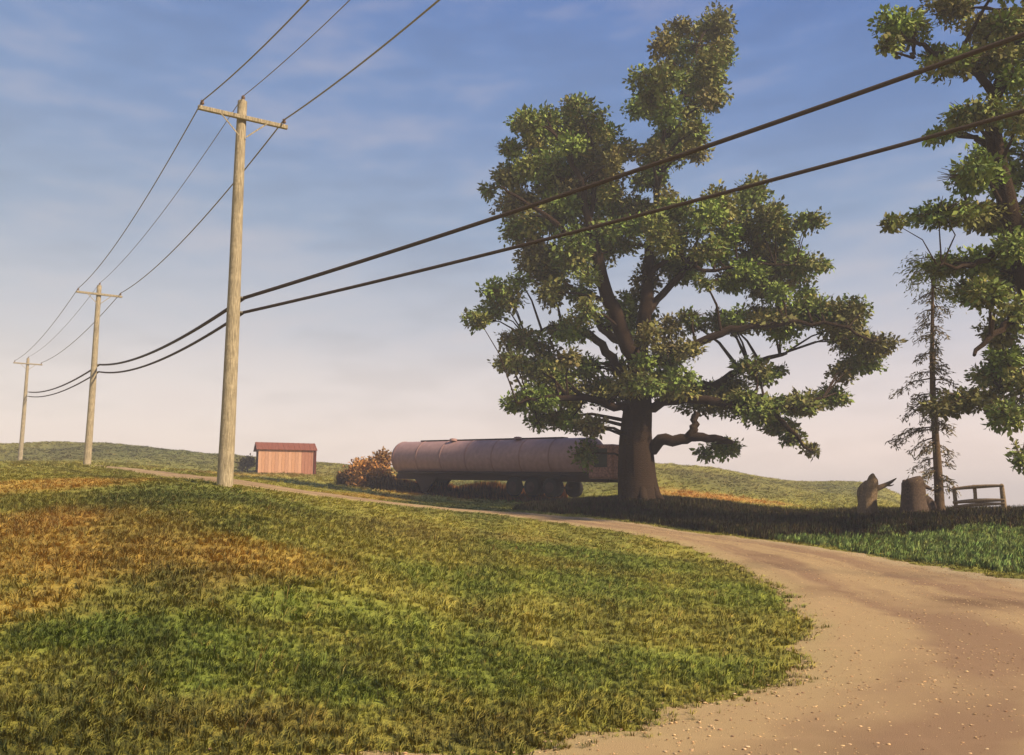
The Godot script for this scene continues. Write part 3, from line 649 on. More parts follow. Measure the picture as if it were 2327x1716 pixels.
	stone.tube([Vector3(0, -0.4, 0), Vector3(0.05, -0.1, 0), Vector3(0, 0.25, 0.05), Vector3(0, 0.4, 0)], [0.55, 0.95, 0.7, 0.1], 6)
	var greys := [lin(206, 172, 126), lin(178, 144, 106), lin(150, 120, 90), lin(214, 182, 136)]
	var pebbles := []
	for i in 34000:
		var pair: Array = drive_pairs[rng.randi_range(14, 16 * 14)]
		var t := rng.randf()
		if rng.randf() < 0.5:
			t = 1.0 - pow(rng.randf(), 2.2) * 0.6 if rng.randf() < 0.6 else pow(rng.randf(), 2.2) * 0.6
		var p: Vector2 = pair[0].lerp(pair[1], t) + Vector2(rng.randf_range(-0.2, 0.2), rng.randf_range(-0.2, 0.2))
		var k := 0.004 + 0.012 * pow(rng.randf(), 3.0)
		var bs := Basis(Vector3.UP, rng.randf() * TAU) * Basis.from_scale(Vector3(k * rng.randf_range(0.8, 1.4), k * 0.8, k))
		pebbles.append([Transform3D(bs, Vector3(p.x, ground(p.x, p.y) + 0.052 - 0.03 * maxf(exp(-pow((t - 0.27) / 0.07, 2.0)), exp(-pow((t - 0.70) / 0.08, 2.0))) - 0.044 * pow(absf(clampf(t, 0.0, 1.0) - 0.5) * 2.0, 6.0), p.y)), shift(greys[rng.randi() % 4], 0.2)])
	scatter("gravel", stone.mesh(), mats.stone, pebbles, "loose pale stones scattered over the gravel drive", "gravel")


func leaf_mass(centre: Vector3, half: Vector3, colors: Array, leaf: float, thick: float, droop: float) -> Shape:
	var s := Shape.new()
	var puffs := []
	for k in rng.randi_range(7, 11):
		var d := Vector3(rng.randfn(), rng.randfn(), rng.randfn()).normalized() * pow(rng.randf(), 0.5) * 0.6
		puffs.append([d, rng.randf_range(0.42, 0.6), colors[rng.randi() % colors.size()]])
	# the twigs that carry the leaves
	s.col = lin(92, 76, 58)
	for k in 16:
		var d := Vector3(rng.randfn(), rng.randfn() * 0.8 + 0.2, rng.randfn()).normalized()
		s.tube([centre, centre + d * half * 0.45, centre + d * half * 0.85 + Vector3(0, rng.randf() * 0.1, 0)], [0.022, 0.015, 0.006], 4)
	var count := maxi(230, int(thick * PI * half.x * half.y / (leaf * leaf * 0.36)))
	for i in count:
		var p: Array = puffs[rng.randi() % puffs.size()]
		var o := Vector3(rng.randfn(), rng.randfn(), rng.randfn()).normalized() * pow(rng.randf(), 0.5)
		var q: Vector3 = (p[0] + o * p[1] * (1.0 if rng.randf() < 0.92 else 1.1)) * half
		var d := (o + Vector3(rng.randfn(), rng.randfn() - droop, rng.randfn()) * 0.6).normalized()
		var side := d.cross(Vector3(rng.randfn(), rng.randfn() + 1.2, rng.randfn())).normalized()
		var k := leaf * (rng.randf_range(0.5, 1.15) if rng.randf() < 0.8 else rng.randf_range(1.1, 1.6))
		s.leaf(centre + q, d, side.cross(d).cross(d).normalized(), k, k * 0.3, shift(p[2], 0.28))
	return s


func joints(row: Array) -> Array:
	var pts := []
	var radii := []
	for k in range(0, row.size(), 4):
		pts.append(Vector3(row[k], row[k + 1], row[k + 2]))
		radii.append(row[k + 3])
	# finer joints along a smooth curve
	var fine := []
	var fat := []
	for k in pts.size() - 1:
		var a: Vector3 = pts[maxi(k - 1, 0)]
		var b: Vector3 = pts[mini(k + 2, pts.size() - 1)]
		for u in 4:
			fine.append(pts[k].cubic_interpolate(pts[k + 1], a, b, u / 4.0))
			fat.append(lerpf(radii[k], radii[k + 1], u / 4.0))
	fine.append(pts[-1])
	fat.append(radii[-1])
	return [fine, fat]


func build_tree(called: String, label: String, at: Vector3, limbs: Array, clumps: Array, leaf: float, thick: float, kinds: Array, flare: float) -> void:
	var t := thing(called, label, "tree", Vector3(at.x, ground(at.x, at.z), at.z))
	var hold := []
	for k in limbs.size():
		var j := joints(limbs[k])
		if k == 0:
			j[0][0].y = -0.5
		for i in j[0].size():
			if k > 0 or i > 8:
				hold.append([j[0][i], j[1][i]])
			if k > 0 and i > 0:
				j[0][i] += Vector3(rng.randfn(), rng.randfn(), rng.randfn()) * 0.05
		var s := Shape.new()
		if k == 0:
			var pts := []
			var fat := []
			for i in j[0].size() * 3 - 2:
				var q: int = mini(i / 3, j[0].size() - 2)
				var u: float = (i - q * 3) / 3.0
				pts.append(j[0][q].lerp(j[0][q + 1], u))
				fat.append(lerpf(j[1][q], j[1][q + 1], u))
			s.tube(pts, fat, 56, rough, 0.24, 1.0, 130.0)
		else:
			s.tube(j[0], j[1], 12, rough, 0.3, 1.0, 40.0)
		if k == 0:
			# root flare
			for a in 7:
				var d := Vector3.RIGHT.rotated(Vector3.UP, a * TAU / 7.0 + rng.randf() * 0.5)
				var w: float = j[1][0]
				s.tube([Vector3(0, flare, 0) + d * w * 0.45, d * w * 0.7 + Vector3(0, flare * 0.3, 0), d * w * 1.0 + Vector3(0, -0.05, 0), d * w * 1.3 - Vector3(0, 0.3, 0)], [w * 0.16, w * 0.2, w * 0.17, w * 0.06], 8, rough, 0.3)
		part("trunk" if k == 0 else "limb", s, mats.bark, t)
	for row in clumps:
		var centre := Vector3(row[0], row[1], row[2])
		var half := Vector3(row[3], row[4], row[5])
		# a branch from the nearest limb into the mass of leaves, with twigs
		var best: Array = hold[0]
		for q in hold:
			if q[0].distance_to(centre) + 1.4 * maxf(0.0, q[0].y + 0.3 - centre.y) < best[0].distance_to(centre) + 1.4 * maxf(0.0, best[0].y + 0.3 - centre.y):
				best = q
		var gap: float = best[0].distance_to(centre)
		var s := Shape.new()
		var w := minf(best[1] * 0.7, 0.03 + 0.02 * gap)
		var mid: Vector3 = best[0].lerp(centre, 0.5) + Vector3(rng.randfn() * 0.1, 0.05 * gap, rng.randfn() * 0.1) * minf(gap, 1.5)
		if gap > 0.3:
			s.tube([best[0], best[0].lerp(mid, 0.6), mid, centre.lerp(mid, 0.3), centre], [w, w * 0.85, w * 0.7, w * 0.5, w * 0.3], 6, rough, 0.2)
		var crown := part("leaf_clump", leaf_mass(centre, half, kinds[int(row[6])], leaf, thick, 0.5), mats.leaf, t)
		if gap > 0.3:
			part("branch", s, mats.bark, crown)


func build_bush(called: String, label: String, at: Vector3, masses: Array, colors: Array, leaf: float, thick: float) -> void:
	var t := thing(called, label, "bush", Vector3(at.x, ground(at.x, at.z), at.z))
	for m in masses:
		var centre := Vector3(m[0], m[1], m[2])
		var s := Shape.new()
		for k in 5:
			var d := Vector3(rng.randf_range(-1, 1) * m[3] * 0.6, rng.randf_range(0.0, 0.6) * m[4], rng.randf_range(-1, 1) * m[3] * 0.5)
			s.tube([Vector3(centre.x * 0.7, -0.2, centre.z * 0.7), centre * Vector3(0.85, 0.5, 0.85), centre + d], [0.05, 0.035, 0.01], 5, rough, 0.2)
		part("stem", s, mats.bark, t)
		part("leaf_clump", leaf_mass(centre, Vector3(m[3], m[4], m[3]), colors, leaf, thick, 0.1), mats.leaf, t)


func build_conifer() -> void:
	var x := 14.42
	var z := -30.0
	var t := thing("spruce_tree", "thin bare spruce with sparse drooping branches beside the wooden fence", "tree", Vector3(x, ground(x, z), z))
	var s := Shape.new()
	var pts := []
	var fat := []
	for k in 15:
		var u := k / 14.0
		pts.append(Vector3(0.5 * u * u * 0.7 + sin(u * 9.0) * 0.03, -0.3 + u * 9.3, 0))
		fat.append(lerpf(0.17, 0.03, pow(u, 0.9)) * (1.3 if k == 0 else 1.0))
	s.tube(pts, fat, 10, rough, 0.3)
	part("trunk", s, mats.grey_bark, t)
	var needle := [lin(112, 104, 72), lin(128, 110, 84), lin(104, 90, 66), lin(136, 122, 88)]
	var fresh := [lin(118, 124, 66), lin(136, 134, 74), lin(104, 106, 60)]
	for k in 58:
		var u := 0.13 + 0.86 * k / 57.0 + rng.randf_range(-0.01, 0.01)
		var y := -0.3 + u * 9.3
		var foot: Vector3 = pts[int(u * 14.0)].lerp(pts[mini(int(u * 14.0) + 1, 14)], fmod(u * 14.0, 1.0))
		foot.y = y
		var a := rng.randf() * TAU
		var d := Vector3(cos(a), 0, sin(a))
		var reach := lerpf(1.55, 0.55, clampf((u - 0.3) / 0.6, 0.0, 1.0)) * rng.randf_range(0.5, 1.1) * (0.75 if d.x > 0.0 else 1.15)
		if u < 0.3:
			reach *= rng.randf_range(0.4, 0.75)
		if u > 0.87:
			reach = rng.randf_range(0.5, 0.9)
		var b := Shape.new()
		var tip := foot + d * reach + Vector3(0, -reach * rng.randf_range(0.25, 0.6), 0)
		var mid := foot.lerp(tip, 0.5) + Vector3(0, reach * 0.12, 0)
		b.tube([foot, foot.lerp(mid, 0.6), mid, tip], [0.028, 0.022, 0.016, 0.006], 5, rough, 0.2)
		var f := Shape.new()
		for i in int(reach * (170 if u > 0.87 else 74)):
			var q := rng.randf_range(0.2, 1.0)
			var p := foot.lerp(mid, q * 2.0) if q < 0.5 else mid.lerp(tip, q * 2.0 - 1.0)
			var nd := (d * 0.5 + Vector3(rng.randfn(), rng.randfn() * 0.5 - 0.7, rng.randfn()) * 0.7).normalized()
			p += Vector3(rng.randfn(), rng.randfn() - 0.4, rng.randfn()) * (0.16 if u > 0.87 else 0.07)
			f.leaf(p, nd, nd.cross(Vector3(rng.randfn(), 1, rng.randfn())).normalized(), rng.randf_range(0.1, 0.24), 0.022, shift(needle[rng.randi() % 4] if u < 0.87 else fresh[rng.randi() % 3], 0.25))
		var o := part("branch", b, mats.grey_bark, t)
		part("needles", f, mats.leaf, o)


func build_pole(called: String, label: String, x: float, z: float, top: float, turn: float, group: String) -> Dictionary:
	var y := ground(x, z)
	var t := thing(called, label, "utility pole", Vector3(x, y, z), turn, group)
	var tall := top - y
	var s := Shape.new()
	var pts := []
	var fat := []
	for k in 14:
		var u := k / 13.0
		pts.append(Vector3(sin(u * 5.0) * 0.015, -0.6 + u * (tall + 0.6), cos(u * 4.0) * 0.012))
		fat.append(lerpf(0.205, 0.125, u))
	pts.append(pts[-1] + Vector3(0, 0.05, 0))
	fat.append(0.06)
	s.tube(pts, fat, 16, rough, 0.10)
	var post := part("post", s, mats.pole, t)
	var arm := tall - 0.52
	s = Shape.new()
	s.box(Transform3D(Basis.IDENTITY, Vector3(0, arm, 0.17)), Vector3(2.36, 0.115, 0.095), 0.012)
	part("crossarm", s, mats.pole, t)
	for k in [-1.0, 1.0]:
		s = Shape.new()
		s.bar(Vector3(k * 0.62, arm - 0.04, 0.238), Vector3(k * 0.09, arm - 0.52, 0.15), 0.035, 0.012, 0.003, Vector3.BACK)
		part("brace", s, mats.pole, t)
		s = Shape.new()
		s.tube([Vector3(k * 1.08, arm + 0.05, 0.17), Vector3(k * 1.08, arm + 0.1, 0.17), Vector3(k * 1.08, arm + 0.11, 0.17), Vector3(k * 1.08, arm + 0.15, 0.17), Vector3(k * 1.08, arm + 0.16, 0.17), Vector3(k * 1.08, arm + 0.21, 0.17), Vector3(k * 1.08, arm + 0.22, 0.17)], [0.015, 0.015, 0.05, 0.055, 0.035, 0.045, 0.02], 10)
		part("insulator", s, mats.ceramic, t)
	s = Shape.new()
	s.tube([Vector3(0, tall, 0), Vector3(0, tall + 0.08, 0), Vector3(0, tall + 0.09, 0), Vector3(0, tall + 0.14, 0), Vector3(0, tall + 0.18, 0)], [0.02, 0.02, 0.05, 0.05, 0.02], 10)
	part("insulator", s, mats.ceramic, t)
	var b := Basis(Vector3.UP, turn)
	var foot := Vector3(x, y, z)
	return {"left": foot + b * Vector3(-1.08, arm + 0.2, 0.17), "right": foot + b * Vector3(1.08, arm + 0.2, 0.17), "top": foot + Vector3(0, tall + 0.16, 0), "foot": foot, "node": t, "basis": b}


func hook(p: Dictionary, y: float, side: float) -> Vector3:
	var local := Vector3(side * 0.27, y - p.foot.y, 0.0)
	var s := Shape.new()
	s.tube([Vector3(side * 0.1, local.y, 0), Vector3(side * 0.27, local.y, 0)], [0.03, 0.03], 8)
	part("bracket", s, mats.metal, p.node)
	return p.foot + p.basis * local


func build_wire(called: String, label: String, stops: Array, sags: Array, radius: float, mt: Material, group: String) -> void:
	var s := Shape.new()
	var pts := []
	var fat := []
	for k in stops.size() - 1:
		for i in 36:
			var t := i / 36.0
			pts.append(stops[k].lerp(stops[k + 1], t) - Vector3(0, 4.0 * sags[k] * t * (1.0 - t), 0))
			fat.append(radius)
	pts.append(stops[-1])
	fat.append(radius)
	s.tube(pts, fat, 8)
	var o := part(called, s, mt)
	tag(o, label, "power line", group)


func build_lines() -> void:
	var turn := 0.552
	var group := "utility poles along the lane"
	var p1 := build_pole("utility_pole", "nearest tall tan wooden utility pole with crossarm, left of the shed", -7.23, -22.3, 12.42, turn, group)
	var p2 := build_pole("utility_pole", "middle wooden utility pole of the row, second from the left edge", -23.1, -48.0, 13.95, turn, group)
	var p3 := build_pole("utility_pole", "farthest and smallest wooden utility pole, nearest the left edge", -44.6, -80.0, 15.3, turn, group)
	var p0 := build_pole("utility_pole", "wooden utility pole beside the drive, behind the viewer", 9.6, 3.2, 11.8, turn, group)
	var e := build_pole("utility_pole", "wooden utility pole on the far side of the drive, beyond the right edge", 30.0, -4.4, 15.6, -0.4, group)
	var wires := "thin power lines on the crossarms"
	build_wire("power_line", "thin wire on the left tips of the crossarms", [p0.left, p1.left, p2.left, p3.left], [1.35, 0.6, 0.6], 0.016, mats.wire, wires)
	build_wire("power_line", "thin wire over the tops of the poles", [p0.top, p1.top, p2.top, p3.top], [1.1, 0.5, 0.6], 0.011, mats.wire, wires)
	build_wire("power_line", "thin wire on the right tips of the crossarms", [p0.right, p1.right, p2.right, p3.right], [1.0, 0.6, 0.6], 0.02, mats.wire, wires)
	var cables := "thick dark cables lower on the poles"
	build_wire("cable", "upper thick dark cable crossing in front of the big tree", [hook(e, 15.0, -1), hook(p1, 7.05, 1), hook(p2, 9.5, 1), hook(p3, 12.2, 1)], [0.6, 0.5, 0.5], 0.05, mats.cable, cables)
	build_wire("cable", "lower thick dark cable crossing in front of the big tree", [hook(e, 12.3, -1), hook(p1, 6.66, 1), hook(p2, 9.1, 1), hook(p3, 11.8, 1)], [0.6, 0.55, 0.5], 0.042, mats.cable, cables)


func build_trailer() -> void:
	# the tank stands on two legs at its left end and on wheels at its right end, and follows the slope
	var a := on_ground(-7.1, -56.0)
	var b := on_ground(5.6, -45.0)
	var long := a.distance_to(b)
	var t := thing("tank_trailer", "long mauve tank trailer parked behind the big tree", "trailer", a)
	var x := (b - a).normalized()
	var z := x.cross(Vector3.UP).normalized()
	t.basis = Basis(x, z.cross(x), z)
	var mid := 2.12
	var s := Shape.new()
	var pts := []
	var fat := []
	for k in 9:
		var q := k / 8.0 * PI / 2.0
		pts.append(Vector3(0.0 + 0.32 * (1.0 - cos(q)) , mid, 0))
		fat.append(1.04 * (0.35 + 0.65 * sin(q)) if k else 0.02)
	for k in 9:
		var u := k / 8.0
		pts.append(Vector3(lerpf(0.5, long - 1.9, u), mid, 0))
		fat.append(1.04)
	for k in 9:
		var q := (1.0 - k / 8.0) * PI / 2.0
		pts.append(Vector3(long - 1.9 + 0.42 * cos(q) + 0.02, mid, 0))
		fat.append(1.04 * (0.35 + 0.65 * sin(q)) if k < 8 else 0.02)
	s.tube(pts, fat, 40, null, 0.0, 1.0)
	part("tank", s, mats.tank, t)
	for k in 8:
		var at := lerpf(0.42, long - 2.0, k / 7.0)
		s = Shape.new()
		s.tube([Vector3(at - 0.05, mid, 0), Vector3(at - 0.045, mid, 0), Vector3(at + 0.045, mid, 0), Vector3(at + 0.05, mid, 0)], [1.0, 1.062, 1.062, 1.0], 40)
		part("band", s, mats.tank_band, t)
	s = Shape.new()
	s.box(Transform3D(Basis.IDENTITY, Vector3(long * 0.45, mid + 1.06, 0)), Vector3(long * 0.66, 0.07, 0.5), 0.015)
	part("catwalk", s, mats.dark_metal, t)
	for k in [0.3, 0.6]:
		s = Shape.new()
		s.tube([Vector3(long * k, mid + 1.0, 0.42), Vector3(long * k, mid + 1.12, 0.42), Vector3(long * k, mid + 1.15, 0.42)], [0.22, 0.22, 0.1], 16)
		part("hatch", s, mats.tank_band, t)
	for k in [-1.0, 1.0]:
		s = Shape.new()
		s.bar(Vector3(0.25, mid - 1.12, k * 0.5), Vector3(long - 0.5, mid - 1.12, k * 0.5), 0.14, 0.34, 0.02)
		part("chassis_rail", s, mats.dark_metal, t)
		s = Shape.new()
		s.box(Transform3D(Basis.IDENTITY, Vector3(long * 0.48, mid - 0.88, k * 0.86)), Vector3(long * 0.86, 0.16, 0.22), 0.03)
		part("side_skirt", s, mats.dark_metal, t)
	for k in 5:
		s = Shape.new()
		s.bar(Vector3(1.0 + k * 2.9, mid - 1.12, -0.43), Vector3(1.0 + k * 2.9, mid - 1.12, 0.43), 0.1, 0.2, 0.01)
		part("cross_beam", s, mats.dark_metal, t)
	# legs: a wedge that narrows to the foot
	for k in [-1.0, 1.0]:
		s = Shape.new()
		var o := Vector3(3.0, 0, k * 0.62)
		var up := mid - 1.2
		var front := [o + Vector3(-0.95, up, 0.09), o + Vector3(0.95, up, 0.09), o + Vector3(0.12, 0.05, 0.09), o + Vector3(-0.12, 0.05, 0.09)]
		var back := []
		for p in front:
			back.append(p - Vector3(0, 0, 0.18))
		var heart := o + Vector3(0, up * 0.6, 0)
		s.face(front, heart)
		s.face(back, heart)
		for i in 4:
			s.face([front[i], front[(i + 1) % 4], back[(i + 1) % 4], back[i]], heart)
		var leg := part("landing_leg", s, mats.dark_metal, t)
		s = Shape.new()
		s.box(Transform3D(Basis.IDENTITY, o + Vector3(0, 0.0, 0)), Vector3(0.34, 0.1, 0.3), 0.02)
		part("foot", s, mats.dark_metal, leg)
	for u in [long - 6.4, long - 5.1, long - 3.8]:
		for k in [-1.0, 1.0]:
			s = Shape.new()
			var q := Vector3(u, 0.5, k * 0.98)
			var d := Vector3(0, 0, 1)
			s.tube([q - d * 0.2, q - d * 0.19, q - d * 0.13, q, q + d * 0.13, q + d * 0.19, q + d * 0.2], [0.3, 0.43, 0.51, 0.52, 0.51, 0.43, 0.3], 28)
			var w := part("wheel", s, mats.rubber, t)
			s = Shape.new()
			s.tube([q + d * k * 0.19, q + d * k * 0.212, q + d * k * 0.215, q + d * k * 0.27], [0.28, 0.28, 0.12, 0.1], 20)
			part("rim", s, mats.dark_metal, w)
		s = Shape.new()
		s.tube([Vector3(u, 0.5, -0.8), Vector3(u, 0.5, 0.8)], [0.07, 0.07], 10)
		part("axle", s, mats.dark_metal, t)
	for k in [-1.0, 1.0]:
		s = Shape.new()
		s.box(Transform3D(Basis.IDENTITY, Vector3(long - 5.1, 1.12, k * 0.98)), Vector3(4.1, 0.06, 0.46), 0.02)
		part("mudguard", s, mats.dark_metal, t)
	# a pinkish cabinet with a dark hatch closes the right end
	s = Shape.new()
	s.box(Transform3D(Basis.IDENTITY, Vector3(long - 0.72, 1.86, 0)), Vector3(1.55, 1.75, 1.9), 0.08)
	var cab := part("pump_cabinet", s, mats.pink_paint, t)
	cab.set_meta("label", "pinkish cabinet with a dark hatch at the right end")
	s = Shape.new()
	s.box(Transform3D(Basis.IDENTITY, Vector3(long - 0.72, 2.05, 0.955)), Vector3(0.8, 0.95, 0.03), 0.01)
	part("hatch", s, mats.dark_glass, cab)


func build_shed() -> void:
	var p := on_ground(-20.6, -80.0)
	var t := thing("farm_shed", "small pink boarded shed with a rusty red roof on the hill", "shed", p, 0.36)
	var wide := 4.9
	var deep := 3.0
	var eave := 2.0
	var ridge := 2.62
	var s := Shape.new()
	for k in 17:
		s = Shape.new()
		var x := -wide / 2.0 + wide * (k + 0.5) / 17.0
		s.box(Transform3D(Basis.IDENTITY, Vector3(x, eave / 2.0 - 0.3, deep / 2.0)), Vector3(wide / 17.0 - 0.012, eave + 0.6, 0.045 + 0.012 * (k % 3)), 0.006)
		part("board", s, mats["pink_board_%d" % ((k * 7) % 3)] if k < 13 else mats.red_board, t)
	for f in [-1.0, 1.0]:
		s = Shape.new()
		var xf: float = f * (wide / 2.0 - 0.05)
		var prof := [Vector3(xf, -0.6, deep / 2.0 - 0.05), Vector3(xf, -0.6, -deep / 2.0), Vector3(xf, eave, -deep / 2.0), Vector3(xf, ridge - 0.05, 0), Vector3(xf, eave, deep / 2.0 - 0.05)]
		var back := []
		for q in prof:
			back.append(q - Vector3(f * 0.08, 0, 0))
		var heart := Vector3(xf - f * 0.04, 1, 0)
		s.face(prof, heart)
		s.face(back, heart)
		for i in 5:
			s.face([prof[i], prof[(i + 1) % 5], back[(i + 1) % 5], back[i]], heart)
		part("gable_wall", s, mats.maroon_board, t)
	s = Shape.new()
	s.box(Transform3D(Basis.IDENTITY, Vector3(0, eave / 2.0 - 0.3, -deep / 2.0 + 0.06)), Vector3(wide - 0.3, eave + 0.6, 0.06), 0.01)
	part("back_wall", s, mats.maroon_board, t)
	for f in [-1.0, 1.0]:
		s = Shape.new()
		s.bar(Vector3(0, ridge + 0.03, f * 0.03), Vector3(0, eave - 0.06, f * (deep / 2.0 + 0.22)), wide + 0.4, 0.07, 0.012)
		var roof := part("roof", s, mats.rust_roof, t)
		for k in 12:
			s = Shape.new()
			var x := -wide / 2.0 - 0.1 + (wide + 0.2) * k / 11.0
			s.bar(Vector3(x, ridge + 0.07, f * 0.05), Vector3(x, eave - 0.02, f * (deep / 2.0 + 0.22)), 0.035, 0.035, 0.008)
			part("seam", s, mats.rust_roof, roof)
	s = Shape.new()
	s.box(Transform3D(Basis.IDENTITY, Vector3(wide / 2.0 + 0.04, eave / 2.0 - 0.32, deep / 2.0 + 0.04)), Vector3(0.2, eave + 0.5, 0.2), 0.02)
	part("corner_post", s, mats.maroon_board, t)


# finer joints along a rough tapering limb
func gnarl(s: Shape, pts: Array, radii: Array, sides: int, amount: float) -> void:
	var row := []
	for k in pts.size():
		row.append_array([pts[k].x, pts[k].y, pts[k].z, radii[k]])
	var j := joints(row)
	s.tube(j[0], j[1], sides * 2, rough, amount, 1.0, 70.0)


func splinters(t: Node3D, at: Vector3, ring: float, count: int, tall: float, mt: Material) -> void:
	for k in count:
		var a := TAU * k / count + rng.randf() * 0.4
		var p := at + Vector3(cos(a), 0, sin(a)) * ring * rng.randf_range(0.5, 1.0)
		var s := Shape.new()
		var up := Vector3(rng.randfn() * 0.03, tall * rng.randf_range(0.4, 1.2), rng.randfn() * 0.03)
		gnarl(s, [p - Vector3(0, 0.15, 0), p + up * 0.4, p + up], [0.08, 0.07, 0.03], 6, 0.6)
		part("splinter", s, mt, t)


func build_stumps() -> void:
	var t := thing("broken_stump", "split grey brown stump with a snapped branch pointing right", "stump", on_ground(12.42, -31.0))
	var s := Shape.new()
	gnarl(s, [Vector3(0.02, -0.4, 0), Vector3(-0.05, 0.15, 0), Vector3(-0.03, 0.6, 0), Vector3(0.08, 1.0, 0), Vector3(0.18, 1.25, 0), Vector3(0.2, 1.42, 0), Vector3(0.24, 1.55, 0)], [0.48, 0.36, 0.31, 0.27, 0.2, 0.13, 0.02], 20, 0.65)
	part("trunk", s, mats.stump, t)
	s = Shape.new()
	gnarl(s, [Vector3(-0.22, 0.5, 0.05), Vector3(-0.25, 0.95, 0.05), Vector3(-0.1, 1.2, 0.05), Vector3(-0.06, 1.3, 0.05)], [0.14, 0.12, 0.07, 0.01], 15, 0.52)
	part("splinter", s, mats.stump, t)
	s = Shape.new()
	gnarl(s, [Vector3(0.1, 0.95, 0.05), Vector3(0.45, 1.08, 0.08), Vector3(0.75, 1.22, 0.1), Vector3(1.0, 1.38, 0.1)], [0.1, 0.085, 0.06, 0.015], 15, 0.39)
	var br := part("branch", s, mats.stump, t)
	s = Shape.new()
	gnarl(s, [Vector3(0.6, 1.15, 0.09), Vector3(0.75, 1.12, 0.14), Vector3(0.86, 1.16, 0.2)], [0.035, 0.025, 0.008], 12, 0.26)
	part("twig", s, mats.stump, br)

	splinters(t, Vector3(0.1, 1.15, 0), 0.17, 6, 0.2, mats.stump)

	t = thing("tree_stump", "squat dark brown stump just left of the thin spruce", "stump", on_ground(13.55, -30.0))
	s = Shape.new()
	gnarl(s, [Vector3(0, -0.4, 0), Vector3(0, 0.1, 0), Vector3(-0.02, 0.5, 0), Vector3(0.0, 0.9, 0), Vector3(0.0, 1.18, 0), Vector3(-0.03, 1.3, 0)], [0.52, 0.45, 0.4, 0.39, 0.37, 0.28], 22, 0.45)
	part("trunk", s, mats.dark_stump, t)
	s = Shape.new()
	gnarl(s, [Vector3(0.3, -0.3, 0.1), Vector3(0.42, 0.2, 0.12), Vector3(0.44, 0.45, 0.12), Vector3(0.36, 0.66, 0.1), Vector3(0.3, 0.74, 0.08)], [0.3, 0.24, 0.2, 0.12, 0.02], 17, 0.52)
	part("burl", s, mats.dark_stump, t)
	s = Shape.new()
	gnarl(s, [Vector3(0.05, 1.05, 0), Vector3(0.35, 1.05, 0.03), Vector3(0.62, 0.94, 0.05)], [0.12, 0.09, 0.04], 14, 0.39)
	part("branch_stub", s, mats.dark_stump, t)
	splinters(t, Vector3(0, 1.12, 0), 0.3, 16, 0.17, mats.dark_stump)


func build_fence() -> void:
	var a := on_ground(14.62, -29.3)
	var b := on_ground(15.76, -28.5)
	var t := thing("wooden_fence", "short weathered wooden rail fence right of the thin spruce", "fence", a)
	var e := b - a
	var dir := Vector3(e.x, 0, e.z).normalized()
	var s := Shape.new()
	s.tube([Vector3(0, -0.4, 0), Vector3(0.01, 0.4, 0), Vector3(-0.01, 0.92, 0), Vector3(-0.01, 0.96, 0)], [0.07, 0.065, 0.06, 0.03], 9, rough, 0.3)
	part("post", s, mats.fence, t)
	s = Shape.new()
	s.tube([e + Vector3(0.02, -0.4, 0), e + Vector3(0.01, 0.4, 0), e + Vector3(-0.01, 0.94, 0), e + Vector3(-0.01, 0.99, 0)], [0.085, 0.08, 0.07, 0.03], 9, rough, 0.3)
	part("post", s, mats.fence, t)
	var rails := [[0.86, 0.93, 0.055], [0.42, 0.47, 0.06], [0.28, 0.36, 0.05]]
	for r in rails:
		s = Shape.new()
		var p := []
		var fat := []
		for k in 7:
			var u := k / 6.0
			p.append(e * u - dir * 0.12 * (1.0 - u) * 1.0 + Vector3(0, lerpf(r[0], r[1], u) + 0.025 * sin(u * PI), 0.085))
			fat.append(r[2] * (0.7 + 0.45 * sin(u * PI)))
		s.tube(p, fat, 9, rough, 0.3)
		part("rail", s, mats.fence, t)
	s = Shape.new()
	var m := e * 0.42
	s.tube([m + Vector3(0, 0.42, 0.02), m + Vector3(0.01, 0.7, 0.02), m + Vector3(0, 0.98, 0.02)], [0.06, 0.055, 0.06], 9, rough, 0.3)
	part("strut", s, mats.fence, t)


